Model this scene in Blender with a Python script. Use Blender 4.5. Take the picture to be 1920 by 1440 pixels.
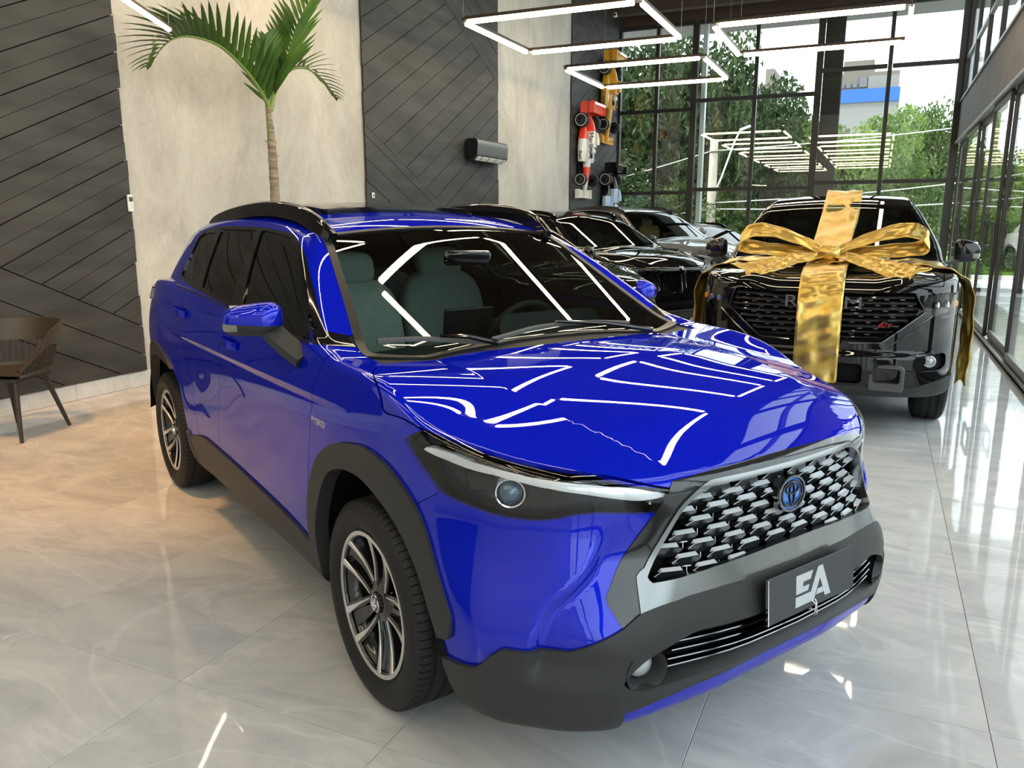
import bpy, math, random
import numpy as np
from mathutils import Vector, Matrix, Euler
for o in list(bpy.data.objects): bpy.data.objects.remove(o, do_unlink=True)
SC = bpy.context.scene
COL = SC.collection
R = math.radians
rng = random.Random(7)

# ------------------------------------------------------------------ camera, sky, exposure
cam_d = bpy.data.cameras.new('camera'); cam = bpy.data.objects.new('camera', cam_d); COL.objects.link(cam)
cam.location = (0, 0, 1.532)
cam.rotation_euler = (R(90 - 11.68), 0, R(24.6))
cam_d.sensor_width = 36; cam_d.lens = 1483.4 / 1920 * 36; cam_d.clip_start = .05; cam_d.clip_end = 400
SC.camera = cam
wd = bpy.data.worlds.new('sky'); SC.world = wd; wd.use_nodes = True
_n = wd.node_tree; _bg = _n.nodes['Background']
_bg.inputs['Color'].default_value = (.84, .93, 1, 1); _bg.inputs['Strength'].default_value = 3.2
_sd = bpy.data.lights.new('sun', 'SUN'); _sd.energy = 4.0; _sd.angle = R(3); _sd.color = (1, .93, .80); _so = bpy.data.objects.new('sun', _sd); COL.objects.link(_so)
_so.rotation_euler = Vector((.55, .30, -.80)).to_track_quat('-Z', 'Y').to_euler()
SC.view_settings.view_transform = 'Standard'; SC.view_settings.look = 'None'
SC.view_settings.gamma = 1; SC.view_settings.use_curve_mapping = False
SC.view_settings.exposure = 0.42

# ------------------------------------------------------------------ small helpers
def smax(a, b, k):
    h = np.clip(.5 + .5 * (a - b) / k, 0, 1)
    return b + (a - b) * h + k * h * (1 - h)
def smin(a, b, k): return -smax(-a, -b, k)
def sstep(t): t = np.clip(t, 0, 1); return t * t * (3 - 2 * t)
def pch(xs, ys):
    """monotone cubic through the points, straight beyond the ends"""
    xs = np.array(xs, float); ys = np.array(ys, float)
    h = np.diff(xs); d = np.diff(ys) / h; m = np.zeros_like(ys)
    for i in range(1, len(xs) - 1):
        if d[i-1] * d[i] > 0:
            w1 = 2*h[i] + h[i-1]; w2 = h[i] + 2*h[i-1]; m[i] = (w1 + w2) / (w1/d[i-1] + w2/d[i])
    m[0] = d[0]; m[-1] = d[-1]
    def f(x):
        xc = np.clip(x, xs[0], xs[-1]); i = np.clip(np.searchsorted(xs, xc) - 1, 0, len(xs) - 2)
        t = (xc - xs[i]) / h[i]; t2 = t*t; t3 = t2*t
        r = (2*t3 - 3*t2 + 1)*ys[i] + (t3 - 2*t2 + t)*h[i]*m[i] + (3*t2 - 2*t3)*ys[i+1] + (t3 - t2)*h[i]*m[i+1]
        return r + np.where(x < xs[0], (x - xs[0])*m[0], 0) + np.where(x > xs[-1], (x - xs[-1])*m[-1], 0)
    return f
def spl(xs, ys, sig):
    """pch, rounded by a Gaussian so that reflections run without kinks"""
    f = pch(xs, ys); a, b = min(xs), max(xs); p = 4*sig; n = 1600; X = np.linspace(a - 2*p, b + 2*p, n); Y = f(X); h = X[1]-X[0]
    k = np.arange(-int(p/h)-1, int(p/h)+2)*h; K = np.exp(-.5*(k/sig)**2); K /= K.sum(); m = len(K)//2; Y2 = np.convolve(Y, K, 'same')[m:-m]; X2 = X[m:-m]
    # back to the ends by straight lines
    s0, s1 = (Y2[1]-Y2[0])/h, (Y2[-1]-Y2[-2])/h
    def g(x): return np.interp(x, X2, Y2) + np.where(x < X2[0], (x-X2[0])*s0, 0) + np.where(x > X2[-1], (x-X2[-1])*s1, 0)
    return g
def crom(pts, n=6, closed=True):
    """smooth curve through points"""
    P = [np.array(p, float) for p in pts]; N = len(P); out = []
    for i in range(N if closed else N - 1):
        a = P[(i-1) % N] if closed or i > 0 else P[0]; b = P[i]; c = P[(i+1) % N]
        d = P[(i+2) % N] if closed or i + 2 < N else P[-1]
        for k in range(n):
            t = k / n
            out.append(.5*((2*b) + (c-a)*t + (2*a-5*b+4*c-d)*t*t + (3*b-a-3*c+d)*t**3))
    if not closed: out.append(P[-1])
    return np.array(out)
def rpoly(pts, r=.03, n=5):
    """polygon with rounded corners"""
    P = [np.array(p[:2], float) for p in pts]; rr = [p[2] if len(p) > 2 else r for p in pts]; out = []
    for i in range(len(P)):
        a, b, c = P[i-1], P[i], P[(i+1) % len(P)]
        la, lc = np.linalg.norm(a-b), np.linalg.norm(c-b)
        q = min(rr[i], la*.45, lc*.45); p0 = b + (a-b)/la*q; p1 = b + (c-b)/lc*q
        for k in range(n + 1):
            t = k/n; out.append((1-t)**2*p0 + 2*t*(1-t)*b + t*t*p1)
    return np.array(out)
def sdpoly(U, V, poly):
    """signed distance to a polygon, negative inside"""
    P = np.asarray(poly, float); d = np.full(U.shape, 1e9); ins = np.zeros(U.shape, bool)
    for i in range(len(P)):
        ax, ay = P[i-1]; bx, by = P[i]; ex, ey = bx-ax, by-ay; L = ex*ex + ey*ey
        if L < 1e-12: continue
        wx, wy = U-ax, V-ay; t = np.clip((wx*ex + wy*ey)/L, 0, 1)
        d = np.minimum(d, (wx-ex*t)**2 + (wy-ey*t)**2)
        c = (ay > V) != (by > V)
        if ay != by: ins ^= c & (U < ex*(V-ay)/(by-ay) + ax)
    return np.where(ins, -1, 1)*np.sqrt(d)

# ------------------------------------------------------------------ objects and labels
def link(name, data, parent=None, M=None):
    o = bpy.data.objects.new(name, data); COL.objects.link(o)
    if parent is not None: o.parent = parent
    if M is not None: o.matrix_local = M
    return o
def tag(o, label=None, cat=None, group=None, kind=None):
    if label: o['label'] = label
    if cat: o['category'] = cat
    if group: o['group'] = group
    if kind: o['kind'] = kind
    return o
def thing(name, label, cat, loc=(0, 0, 0), rz=0, group=None):
    o = link(name, None); o.empty_display_size = .1; o.location = loc; o.rotation_euler = (0, 0, rz)
    return tag(o, label, cat, group)
def copy_tree(o, parent=None):
    c = o.copy(); COL.objects.link(c)
    if parent is not None: c.parent = parent
    for ch in o.children: copy_tree(ch, c)
    return c
def mesh(name, V, F, mats, mi=None, smooth=None, normals=None):
    me = bpy.data.meshes.new(name); me.from_pydata([tuple(v) for v in V], [], [tuple(f) for f in F])
    for m in (mats if isinstance(mats, (list, tuple)) else [mats]): me.materials.append(m)
    if mi is not None: me.polygons.foreach_set('material_index', np.asarray(mi, np.int32))
    if smooth is not None:
        me.polygons.foreach_set('use_smooth', np.ones(len(me.polygons), bool))
        if smooth < 180: me.set_sharp_from_angle(angle=R(smooth))
    me.update()
    return me
class MB:
    """collects shapes into one mesh"""
    def __init__(s): s.V = []; s.F = []
    def add(s, V, F):
        b = len(s.V); s.V += [tuple(v) for v in V]; s.F += [tuple(i+b for i in f) for f in F]; return s
    def box(s, c, d, M=None, bev=0):
        x, y, z = d[0]/2, d[1]/2, d[2]/2
        if bev <= 0:
            V = [(i, j, k) for i in (-x, x) for j in (-y, y) for k in (-z, z)]
            F = [(0,1,3,2),(4,6,7,5),(0,4,5,1),(2,3,7,6),(0,2,6,4),(1,5,7,3)]
        else:
            b = min(bev, x*.98, y*.98, z*.98); V = []; F = []
            # rounded box: three rings of corner points (24 verts)
            idx = {}
            for sx in (-1, 1):
                for sy in (-1, 1):
                    for sz in (-1, 1):
                        idx[sx,sy,sz] = len(V)
                        V += [(sx*x, sy*(y-b), sz*(z-b)), (sx*(x-b), sy*y, sz*(z-b)), (sx*(x-b), sy*(y-b), sz*z)]
            g = lambda a, b_, c_, k: idx[a,b_,c_] + k
            for t in (-1, 1):
                q = [g(t,-1,-1,0), g(t,1,-1,0), g(t,1,1,0), g(t,-1,1,0)]; F.append(q if t > 0 else q[::-1])
                q = [g(-1,t,-1,1), g(1,t,-1,1), g(1,t,1,1), g(-1,t,1,1)]; F.append(q[::-1] if t > 0 else q)
                q = [g(-1,-1,t,2), g(1,-1,t,2), g(1,1,t,2), g(-1,1,t,2)]; F.append(q if t > 0 else q[::-1])
            for a in (-1, 1):
                for c_ in (-1, 1):
                    q = [g(a,c_,-1,0), g(a,c_,-1,1), g(a,c_,1,1), g(a,c_,1,0)]; F.append(q if a*c_ > 0 else q[::-1])
                    q = [g(a,-1,c_,0), g(a,1,c_,0), g(a,1,c_,2), g(a,-1,c_,2)]; F.append(q if a*c_ > 0 else q[::-1])
                    q = [g(-1,a,c_,1), g(-1,a,c_,2), g(1,a,c_,2), g(1,a,c_,1)]; F.append(q if a*c_ > 0 else q[::-1])
            for (a, b_, c_), i in idx.items():
                F.append((i, i+1, i+2) if a*b_*c_ > 0 else (i, i+2, i+1))
        V = [Vector(v) for v in V]
        if M is not None: V = [M @ v for v in V]
        return s.add([(v.x+c[0], v.y+c[1], v.z+c[2]) for v in V], F)
    def tube(s, pts, r, n=8, caps=True, up=None):
        """round tube along points, r a number or one per point"""
        P = [Vector(p) for p in pts]; rr = r if isinstance(r, (list, tuple)) else [r]*len(P); V = []; F = []
        prev = None
        for i, p in enumerate(P):
            t = (P[min(i+1, len(P)-1)] - P[max(i-1, 0)]).normalized()
            if prev is None:
                a = Vector((0,0,1)) if abs(t.z) < .9 else Vector((1,0,0)); u = t.cross(a).normalized()
            else: u = (prev - t*prev.dot(t)).normalized()
            prev = u; w = t.cross(u)
            for k in range(n):
                th = 2*math.pi*k/n; V.append(p + (u*math.cos(th) + w*math.sin(th))*rr[i])
        for i in range(len(P)-1):
            for k in range(n):
                a, b = i*n+k, i*n+(k+1) % n; F.append((a, b, b+n, a+n))
        if caps: F.append(tuple(range(n))[::-1]); F.append(tuple((len(P)-1)*n+k for k in range(n)))
        return s.add(V, F)
    def sweep(s, pts, prof, up=(0,0,1), closed=False):
        """profile [(side,up)...] swept along a path, kept level with up; closed profile"""
        P = [Vector(p) for p in pts]; U = Vector(up); V = []; F = []; n = len(prof); N = len(P)
        for i, p in enumerate(P):
            a = P[(i-1) % N] if closed else P[max(i-1, 0)]; b = P[(i+1) % N] if closed else P[min(i+1, N-1)]
            t = (b-a).normalized(); sd = t.cross(U).normalized(); u2 = sd.cross(t)
            for x, y in prof: V.append(p + sd*x + u2*y)
        for i in range(N if closed else N-1):
            j = (i+1) % N
            for k in range(n):
                l = (k+1) % n; F.append((i*n+k, i*n+l, j*n+l, j*n+k))
        if not closed: F.append(tuple(range(n))[::-1]); F.append(tuple((N-1)*n+k for k in range(n)))
        return s.add(V, F)
    def lathe(s, prof, n=32, axis='z', c=(0,0,0), close=False):
        """profile [(radius, along)...] turned about an axis through c"""
        V = []; F = []; m = len(prof)
        for k in range(n):
            th = 2*math.pi*k/n; cs, sn = math.cos(th), math.sin(th)
            for r, h in prof:
                v = {'z': (r*cs, r*sn, h), 'y': (r*sn, h, r*cs), 'x': (h, r*cs, r*sn)}[axis]
                V.append((v[0]+c[0], v[1]+c[1], v[2]+c[2]))
        for k in range(n):
            l = (k+1) % n
            for i in range(m if close else m-1):
                j = (i+1) % m; F.append((k*m+i, l*m+i, l*m+j, k*m+j))
        return s.add(V, F)
    def prism(s, poly, h0, h1, plane='xy'):
        """polygon extruded between two heights"""
        n = len(poly); mp = {'xy': lambda a, b, h: (a, b, h), 'xz': lambda a, b, h: (a, h, b), 'yz': lambda a, b, h: (h, a, b)}[plane]
        V = [mp(p[0], p[1], h0) for p in poly] + [mp(p[0], p[1], h1) for p in poly]
        F = [(i, (i+1) % n, (i+1) % n + n, i+n) for i in range(n)] + [tuple(range(n))[::-1], tuple(range(n, 2*n))]
        if plane == 'xz': F = [f[::-1] for f in F]
        return s.add(V, F)
    def grid(s, G, two=False):
        """rows of points to quads"""
        n = len(G[0]); V = [p for r in G for p in r]
        F = [(i*n+j, i*n+j+1, (i+1)*n+j+1, (i+1)*n+j) for i in range(len(G)-1) for j in range(n-1)]
        return s.add(V, F)
    def tf(s, M): s.V = [tuple(M @ Vector(v)) for v in s.V]; return s
    def me(s, name, mat, smooth=35): return mesh(name, s.V, s.F, mat, smooth=smooth)
    def build(s, name, mat, parent=None, smooth=35, M=None): return link(name, s.me(name, mat, smooth), parent, M)
def txt(name, body, size, mat, parent, M, ext=.001, xscale=1, shear=0):
    cu = bpy.data.curves.new(name, 'FONT'); cu.body = body; cu.size = size; cu.extrude = ext; cu.align_x = 'CENTER'; cu.align_y = 'CENTER'; cu.shear = shear
    t = bpy.data.objects.new('tmp', cu); COL.objects.link(t)
    dg = bpy.context.evaluated_depsgraph_get(); me = bpy.data.meshes.new_from_object(t.evaluated_get(dg))
    bpy.data.objects.remove(t); me.materials.clear(); me.materials.append(mat)
    if xscale != 1: me.transform(Matrix.Diagonal((xscale, 1, 1, 1)))
    me.name = name
    return link(name, me, parent, M)
def frame(o, x, y, z):
    M = Matrix.Identity(4)
    for i, a in enumerate((x, y, z)):
        a = Vector(a).normalized()
        for j in range(3): M[j][i] = a[j]
    for j in range(3): M[j][3] = o[j]
    return M

# ------------------------------------------------------------------ materials
def mat(name, col, rough=.5, metal=0, spec=.5, coat=0, coat_r=.03, emit=None, es=0, trans=0, ior=1.45, alpha=1, sheen=0):
    m = bpy.data.materials.new(name); m.use_nodes = True; b = m.node_tree.nodes['Principled BSDF']; I = b.inputs
    I['Base Color'].default_value = (*col, 1); I['Roughness'].default_value = rough; I['Metallic'].default_value = metal
    I['Specular IOR Level'].default_value = spec; I['Coat Weight'].default_value = coat; I['Coat Roughness'].default_value = coat_r
    I['IOR'].default_value = ior; I['Transmission Weight'].default_value = trans; I['Sheen Weight'].default_value = sheen
    if emit: I['Emission Color'].default_value = (*emit, 1); I['Emission Strength'].default_value = es
    return m
def nd(m, t, **kw):
    n = m.node_tree.nodes.new(t)
    for k, v in kw.items(): setattr(n, k, v)
    return n
def noise_mat(name, c0, c1, scale, rough=.6, detail=6, bump=0, stretch=(1,1,1), lo=.35, hi=.65, rot=(0,0,0), coord='Object', **kw):
    m = mat(name, c0, rough, **kw); T = m.node_tree; L = T.links; b = T.nodes['Principled BSDF']
    tc = nd(m, 'ShaderNodeTexCoord'); mp = nd(m, 'ShaderNodeMapping'); mp.inputs['Scale'].default_value = stretch; mp.inputs['Rotation'].default_value = rot
    nz = nd(m, 'ShaderNodeTexNoise'); nz.inputs['Scale'].default_value = scale; nz.inputs['Detail'].default_value = detail
    cr = nd(m, 'ShaderNodeValToRGB'); cr.color_ramp.elements[0].position = lo; cr.color_ramp.elements[1].position = hi
    cr.color_ramp.elements[0].color = (*c0, 1); cr.color_ramp.elements[1].color = (*c1, 1)
    if coord == 'World':
        g = nd(m, 'ShaderNodeNewGeometry'); L.new(g.outputs['Position'], mp.inputs['Vector'])
    else: L.new(tc.outputs[coord], mp.inputs['Vector'])
    L.new(mp.outputs[0], nz.inputs['Vector']); L.new(nz.outputs['Fac'], cr.inputs['Fac']); L.new(cr.outputs[0], b.inputs['Base Color'])
    if bump:
        bp = nd(m, 'ShaderNodeBump'); bp.inputs['Strength'].default_value = bump; bp.inputs['Distance'].default_value = .01
        L.new(nz.outputs['Fac'], bp.inputs['Height']); L.new(bp.outputs[0], b.inputs['Normal'])
    return m
def glass_mat(name, tint, refl=1.0, ior=1.5, rough=0):
    """thin sheet of glass: what passes is tinted, the rest mirrors by Fresnel"""
    m = bpy.data.materials.new(name); m.use_nodes = True; T = m.node_tree; T.nodes.clear(); L = T.links
    o = nd(m, 'ShaderNodeOutputMaterial'); mx = nd(m, 'ShaderNodeMixShader'); tr = nd(m, 'ShaderNodeBsdfTransparent'); gl = nd(m, 'ShaderNodeBsdfGlossy')
    fr = nd(m, 'ShaderNodeFresnel'); ge = nd(m, 'ShaderNodeNewGeometry'); ma = nd(m, 'ShaderNodeMath', operation='MULTIPLY_ADD')
    ma.inputs[1].default_value = 1/ior - ior; ma.inputs[2].default_value = ior; L.new(ge.outputs['Backfacing'], ma.inputs[0]); L.new(ma.outputs[0], fr.inputs['IOR'])   # same reflection from both faces of the sheet
    gl.inputs['Roughness'].default_value = rough
    tr.inputs['Color'].default_value = (*tint, 1); gl.inputs['Color'].default_value = (refl, refl, refl, 1)
    L.new(fr.outputs[0], mx.inputs[0]); L.new(tr.outputs[0], mx.inputs[1]); L.new(gl.outputs[0], mx.inputs[2]); L.new(mx.outputs[0], o.inputs['Surface'])
    return m

# ------------------------------------------------------------------ implicit bodywork
def grad(F, V, e=.0015):
    g = np.empty_like(V)
    for a in range(3):
        d = np.zeros(3); d[a] = e
        P = V + d; Q = V - d; g[:, a] = (F(P[:,0], P[:,1], P[:,2]) - F(Q[:,0], Q[:,1], Q[:,2]))/(2*e)
    return g
def project(F, V, it=3, lim=.02):
    for _ in range(it):
        f = F(V[:,0], V[:,1], V[:,2]); g = grad(F, V); s = f/np.maximum((g*g).sum(1), 1e-6)
        st = s[:,None]*g; l = np.linalg.norm(st, axis=1); st *= np.minimum(1, lim/np.maximum(l, 1e-9))[:,None]; V = V - st
    return V
def normals(F, V):
    g = grad(F, V); return g/np.maximum(np.linalg.norm(g, axis=1), 1e-9)[:,None]
def nets(F, lo, hi, h):
    """surface nets: the zero surface of F as triangles"""
    n = [int(round((hi[a]-lo[a])/h)) + 1 for a in range(3)]
    ax = [lo[a] + h*np.arange(n[a]) for a in range(3)]
    G = np.empty(n, np.float32)
    Y, Z = np.meshgrid(ax[1], ax[2], indexing='ij')
    CH = 24
    for i in range(0, n[0], CH):
        X = ax[0][i:i+CH][:,None,None]; G[i:i+CH] = F(X + 0*Y[None], 0*X + Y[None], 0*X + Z[None])
    S = G < 0
    cnt = np.zeros([k-1 for k in n], np.int8)
    for a in (0,1):
        for b in (0,1):
            for c in (0,1): cnt += S[a:n[0]-1+a, b:n[1]-1+b, c:n[2]-1+c]
    act = (cnt > 0) & (cnt < 8); ids = -np.ones(act.shape, np.int64); I = np.argwhere(act); ids[act] = np.arange(len(I))
    acc = np.zeros((len(I), 3)); num = np.zeros(len(I))
    for a in range(3):
        for b in (0,1):
            for c in (0,1):
                o0 = np.zeros(3, int); o0[(a+1)%3] = b; o0[(a+2)%3] = c; o1 = o0.copy(); o1[a] = 1
                p, q = I+o0, I+o1; g0 = G[p[:,0],p[:,1],p[:,2]]; g1 = G[q[:,0],q[:,1],q[:,2]]
                m = (g0 < 0) != (g1 < 0); t = np.where(m, g0/np.where(m, g0-g1, 1), 0)
                pt = o0[None]*1.0 + np.zeros((len(I),3)); pt[:,a] += t
                acc += np.where(m[:,None], pt, 0); num += m
    V = np.array(lo)[None] + h*(I + acc/num[:,None])
    T = []
    for a in range(3):
        b, c = (a+1)%3, (a+2)%3
        sl0 = [slice(None)]*3; sl1 = [slice(None)]*3; sl0[a] = slice(0,-1); sl1[a] = slice(1,None)
        ch = S[tuple(sl0)] != S[tuple(sl1)]; E = np.argwhere(ch)
        E = E[(E[:,b] > 0) & (E[:,c] > 0) & (E[:,b] < n[b]-1) & (E[:,c] < n[c]-1)]
        fl = S[E[:,0],E[:,1],E[:,2]]
        def cell(db, dc):
            q = E.copy(); q[:,b] -= db; q[:,c] -= dc; return ids[q[:,0],q[:,1],q[:,2]]
        q0, q1, q2, q3 = cell(1,1), cell(0,1), cell(0,0), cell(1,0)
        A = np.stack([q0,q1,q2,q3],1); A[~fl] = A[~fl][:, ::-1]
        T += [A[:,[0,1,2]], A[:,[0,2,3]]]
    T = np.concatenate(T)
    return [project(F, V, 4, h), T]
def compact(V, T):
    u, inv = np.unique(T, return_inverse=True); return [V[u], inv.reshape(T.shape)]
def cut(M, f):
    """split triangles along f = 0; returns (f<0 part, f>0 part)"""
    V, T = M
    if len(T) == 0: return [V, T], [V, T]
    f = np.where(np.abs(f) < 2e-4, np.where(f < 0, -2e-4, 2e-4), f); s = f[T] < 0; k = s.sum(1)
    IN = [T[k == 3]]; OUT = [T[k == 0]]; nv = []; base = len(V); mx = T[(k > 0) & (k < 3)]
    if len(mx):
        sm = f[mx] < 0; km = sm.sum(1); lone = np.where(km == 1, np.argmax(sm, 1), np.argmin(sm, 1)); r = np.arange(len(mx))
        a, b, c = mx[r,lone], mx[r,(lone+1)%3], mx[r,(lone+2)%3]
        def ev(p, q):
            lo, hi = np.minimum(p,q), np.maximum(p,q); return lo*base + hi
        key = np.concatenate([ev(a,b), ev(a,c)]); u, inv = np.unique(key, return_inverse=True)
        p0, p1 = u//base, u % base; t = f[p0]/(f[p0]-f[p1]); NV = V[p0] + (V[p1]-V[p0])*t[:,None]
        P = base + inv[:len(a)]; Q = base + inv[len(a):]
        A = np.stack([a,P,Q],1); B = np.concatenate([np.stack([P,b,c],1), np.stack([P,c,Q],1)])
        one = km == 1; two = np.concatenate([one, one])
        IN += [A[one], B[~two]]; OUT += [A[~one], B[two]]; V = np.concatenate([V, NV])
    return compact(V, np.concatenate(IN)), compact(V, np.concatenate(OUT))
def pick(M, sel):
    V, T = M; return compact(V, T[sel(V[T].mean(1))])
def sheet(name, M, F, mt, parent, off=0.0, rim=.014, N=None, back=False):
    """bodywork panel: surface moved out by off, edges folded in by rim; shading from the field itself"""
    V, T = M
    if len(T) == 0: return None
    if N is None: N = normals(F, V)
    P = V + N*off
    e = np.concatenate([T[:,[0,1]], T[:,[1,2]], T[:,[2,0]]]); key = np.minimum(e[:,0],e[:,1])*len(V) + np.maximum(e[:,0],e[:,1])
    _, i0, c0 = np.unique(key, return_index=True, return_counts=True); be = e[i0[c0 == 1]]
    bv = np.unique(be); mp = -np.ones(len(V), np.int64); mp[bv] = len(V) + np.arange(len(bv))
    A = P; faces = [T]; ln = [N[T].reshape(-1,3)]
    if rim > 0 and len(be):
        A = np.concatenate([P, P[bv] - N[bv]*rim])
        a, b = be[:,0], be[:,1]; q1 = np.stack([b,a,mp[a]],1); q2 = np.stack([b,mp[a],mp[b]],1); q = np.concatenate([q1,q2])
        fn = np.cross(A[q[:,1]]-A[q[:,0]], A[q[:,2]]-A[q[:,0]]); fn /= np.maximum(np.linalg.norm(fn,axis=1),1e-12)[:,None]
        faces.append(q); ln.append(np.repeat(fn,3,0))
    if back:
        faces.append(T[:, ::-1] + 0); ln.append(-N[T[:, ::-1]].reshape(-1,3))
    Fc = np.concatenate(faces); L = np.concatenate(ln)
    me = bpy.data.meshes.new(name); me.vertices.add(len(A)); me.vertices.foreach_set('co', A.astype(np.float32).ravel())
    me.loops.add(len(Fc)*3); me.loops.foreach_set('vertex_index', Fc.astype(np.int32).ravel())
    me.polygons.add(len(Fc)); me.polygons.foreach_set('loop_start', np.arange(0, len(Fc)*3, 3, dtype=np.int32))
    me.polygons.foreach_set('use_smooth', np.ones(len(Fc), bool))
    me.update(calc_edges=True)
    me.normals_split_custom_set(L.astype(np.float32)); me.materials.append(mt); me.update()
    return link(name, me, parent)
# ------------------------------------------------------------------ blue crossover: shape field (x forward from the front axle, y left, z up)
_hi = spl([0,.2,.422,.56,.70,.80,.86,.88,.90,.91],[.885,.875,.834,.77,.65,.47,.30,.2,0,-.3], 0.022)
_lo = spl([0,.2,.47,.562,.669,.76,.86,.905,.915],[.952,.945,.89,.858,.80,.71,.57,.46,.2], 0.022)
_W = spl([.18,.30,.42,.60,.75,.90,1.0,1.08,1.14,1.22],[.80,.868,.890,.902,.898,.902,.890,.870,.851,.815], 0.035)
_plan = spl([-3.52,-3.3,-3.0,-2.6,-1,.9],[-.17,-.085,-.032,0,0,0], 0.12)
_crz = spl([-.6,-.35,-.10,0,.16,.31,.46,.56,.65,.725,.85,.90,.95],[1.125,1.113,1.100,1.095,1.083,1.061,1.035,1.011,.981,.947,.893,.867,.837],.05)
_cryc = spl([-.4,-.05,.39,.575,.73,.86],[.56,.545,.530,.490,.425,.35],.06)
_crs = spl([-.4,-.15,0,.15,.32,.53,.71,.9],[.04,.04,.03,-.03,-.19,-.24,-.17,-.15],.06)
_belt = spl([-3.5,-2.6,-2.0,-1.3,-.5,-.3],[1.16,1.20,1.19,1.15,1.12,1.12], 0.2)
_yg = spl([1.05,1.13,1.2,1.3,1.4,1.5,1.56,1.62],[.880,.853,.822,.768,.708,.642,.598,.55], 0.04)
_pg = spl([-3.4,-3.0,-2.6,-2.0,-.6,-.2],[-.19,-.085,-.03,0,0,-.03], 0.2)
_zr = spl([-3.25,-3.0,-2.6,-2.2,-1.8,-1.5,-1.2,-1.0,-.9],[1.485,1.525,1.572,1.598,1.605,1.592,1.56,1.523,1.50], 0.14)
_FANG = np.concatenate([[(.80,-.5)], crom([(.79,.30),(.776,.42),(.757,.515),(.722,.580),(.675,.622),(.632,.665),(.603,.72),(.590,.80),(.58,.90)], 4, False), [(.57,1.4),(-1,1.4),(-1,-.5)]])
def hero_F(x, y, z):
    y = np.abs(y)
    t = sstep((.80 - z)/.34); xf = _hi(y)*(1-t) + _lo(y)*t
    xf = xf - .35*np.maximum(.36 - z, 0)**1.3*1.2 - .25*np.maximum(z - .88, 0)
    xf = xf - .065*sstep((.43 - z)/.12)*np.clip(1 - (y/.6)**2, 0, 1)
    e = .004; yp = y + e; xf2 = _hi(yp)*(1-t) + _lo(yp)*t; xf1 = _hi(y)*(1-t) + _lo(y)*t; sl = (xf2-xf1)/e
    fr = (x - xf)/np.sqrt(1 + sl*sl)
    # bumper corner: a crease sweeps down from the lamp, the panel inside it lies deeper
    sc = np.zeros(np.broadcast(x, y, z).shape); X, Y, Z = (np.broadcast_to(q, sc.shape) for q in (x, y, z)); mk = (X > .40) & (Y > .30) & (Z > .36) & (Z < .86)
    if mk.any():
        d = -sdpoly(Y[mk], Z[mk], _FANG); sc[mk] = .026*sstep((d + .012)/.050)*(1 - sstep((d-.02)/.19))*sstep((.80 - Z[mk])/.14)*sstep((Z[mk] - .36)/.09)
    fr = fr + sc
    sd = y - (_W(z) + _plan(x) + .010*np.exp(-((x)/.55)**4)*sstep((1.0-z)/.25) + .012*np.exp(-((x+2.64)/.6)**4)*sstep((1.05-z)/.25))
    yc, cz, cs = _cryc(x), _crz(x), _crs(x); yi = np.minimum(y, yc)
    hood = cz - .10*yi*yi + cs*np.maximum(y - yc, 0)
    top = np.where(x > -.25, hood, _belt(x)); w = sstep((x + .45)/.25); top = hood*w + _belt(x)*(1-w)
    low = smax(smax(smax(fr, sd, .05), (z - top)*.98, .035), .235 - z, .05)
    rr = -3.49 + .12*(y/.8)**4 + .25*np.maximum(z - .95, 0) + .2*np.maximum(.45 - z, 0) - x
    low = smax(low, rr, .09)
    xw = -.21 - 1.8*(z - 1.09) - .18*y*y
    ws = (x - xw)/2.06
    gs = (y - _yg(z) - _pg(x))*.88
    rf = z - (_zr(x) - .035*(y/.55)**2)
    bl = (-3.42 + (z - 1.0)*.72 + .15*(y/.7)**4 - x)*.8
    gr = smax(smax(smax(gs, rf, .06), ws, .045), bl, .07)
    gr = smax(gr, .95 - z, .02)
    return smin(low, gr, .018)
# ------------------------------------------------------------------ shared materials
def paint(name, col, metal=.0, rough=.35, flake=0):
    m = mat(name, col, rough, metal, coat=1, coat_r=.012, spec=.5); return m
M_BLUE = paint('blue_paint', (.002, .011, .47), metal=.45, rough=.38); M_BLUE.node_tree.nodes['Principled BSDF'].inputs['Specular Tint'].default_value = (.0, .02, .6, 1); M_BLUE.node_tree.nodes['Principled BSDF'].inputs['Specular IOR Level'].default_value = 0
M_BLACKPAINT = paint('black_paint', (.004, .004, .005)); M_BLACKPAINT.node_tree.nodes['Principled BSDF'].inputs['Specular IOR Level'].default_value = 0
M_GREYPAINT = paint('grey_paint', (.10, .095, .09), metal=.6, rough=.35)
M_GLOSS = mat('gloss_black', (.006, .006, .007), .06, spec=.6)
M_DARK = mat('dark_lining', (.006, .006, .007), .8, spec=.1)
M_PLASTIC = noise_mat('grained_black_plastic', (.020, .021, .022), (.026, .027, .028), 400, rough=.48, spec=.4)
M_RUBBER = mat('tyre_rubber', (.012, .012, .013), .55, spec=.35)
M_CHROME = mat('chrome', (.8, .8, .82), .08, 1)
M_DCHROME = mat('dark_chrome', (.16, .165, .175), .12, 1)
M_SATIN = mat('satin_silver', (.22, .225, .23), .25, 1)
M_SIGNAL = mat('smoked_signal_lens', (.16,.16,.15), .12, coat=1)
M_ALU = mat('machined_alloy', (.62, .61, .60), .38, .55)
M_BLACKMETAL = mat('black_wheel_lacquer', (.008, .008, .009), .15, 0, spec=.6, coat=.6)
M_GLASSDARK = glass_mat('tinted_window_glass', (.055, .065, .065))
M_WSCREEN = glass_mat('windscreen_glass', (.44, .53, .50))
M_LENS = glass_mat('lamp_lens', (.86, .87, .88))
M_BADGEBLUE = mat('badge_blue', (.01, .12, .5), .15, .4, coat=1)
M_WHITELAMP = mat('pearl_light_guide', (.78, .82, .86), .22, .3, coat=1)
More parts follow.
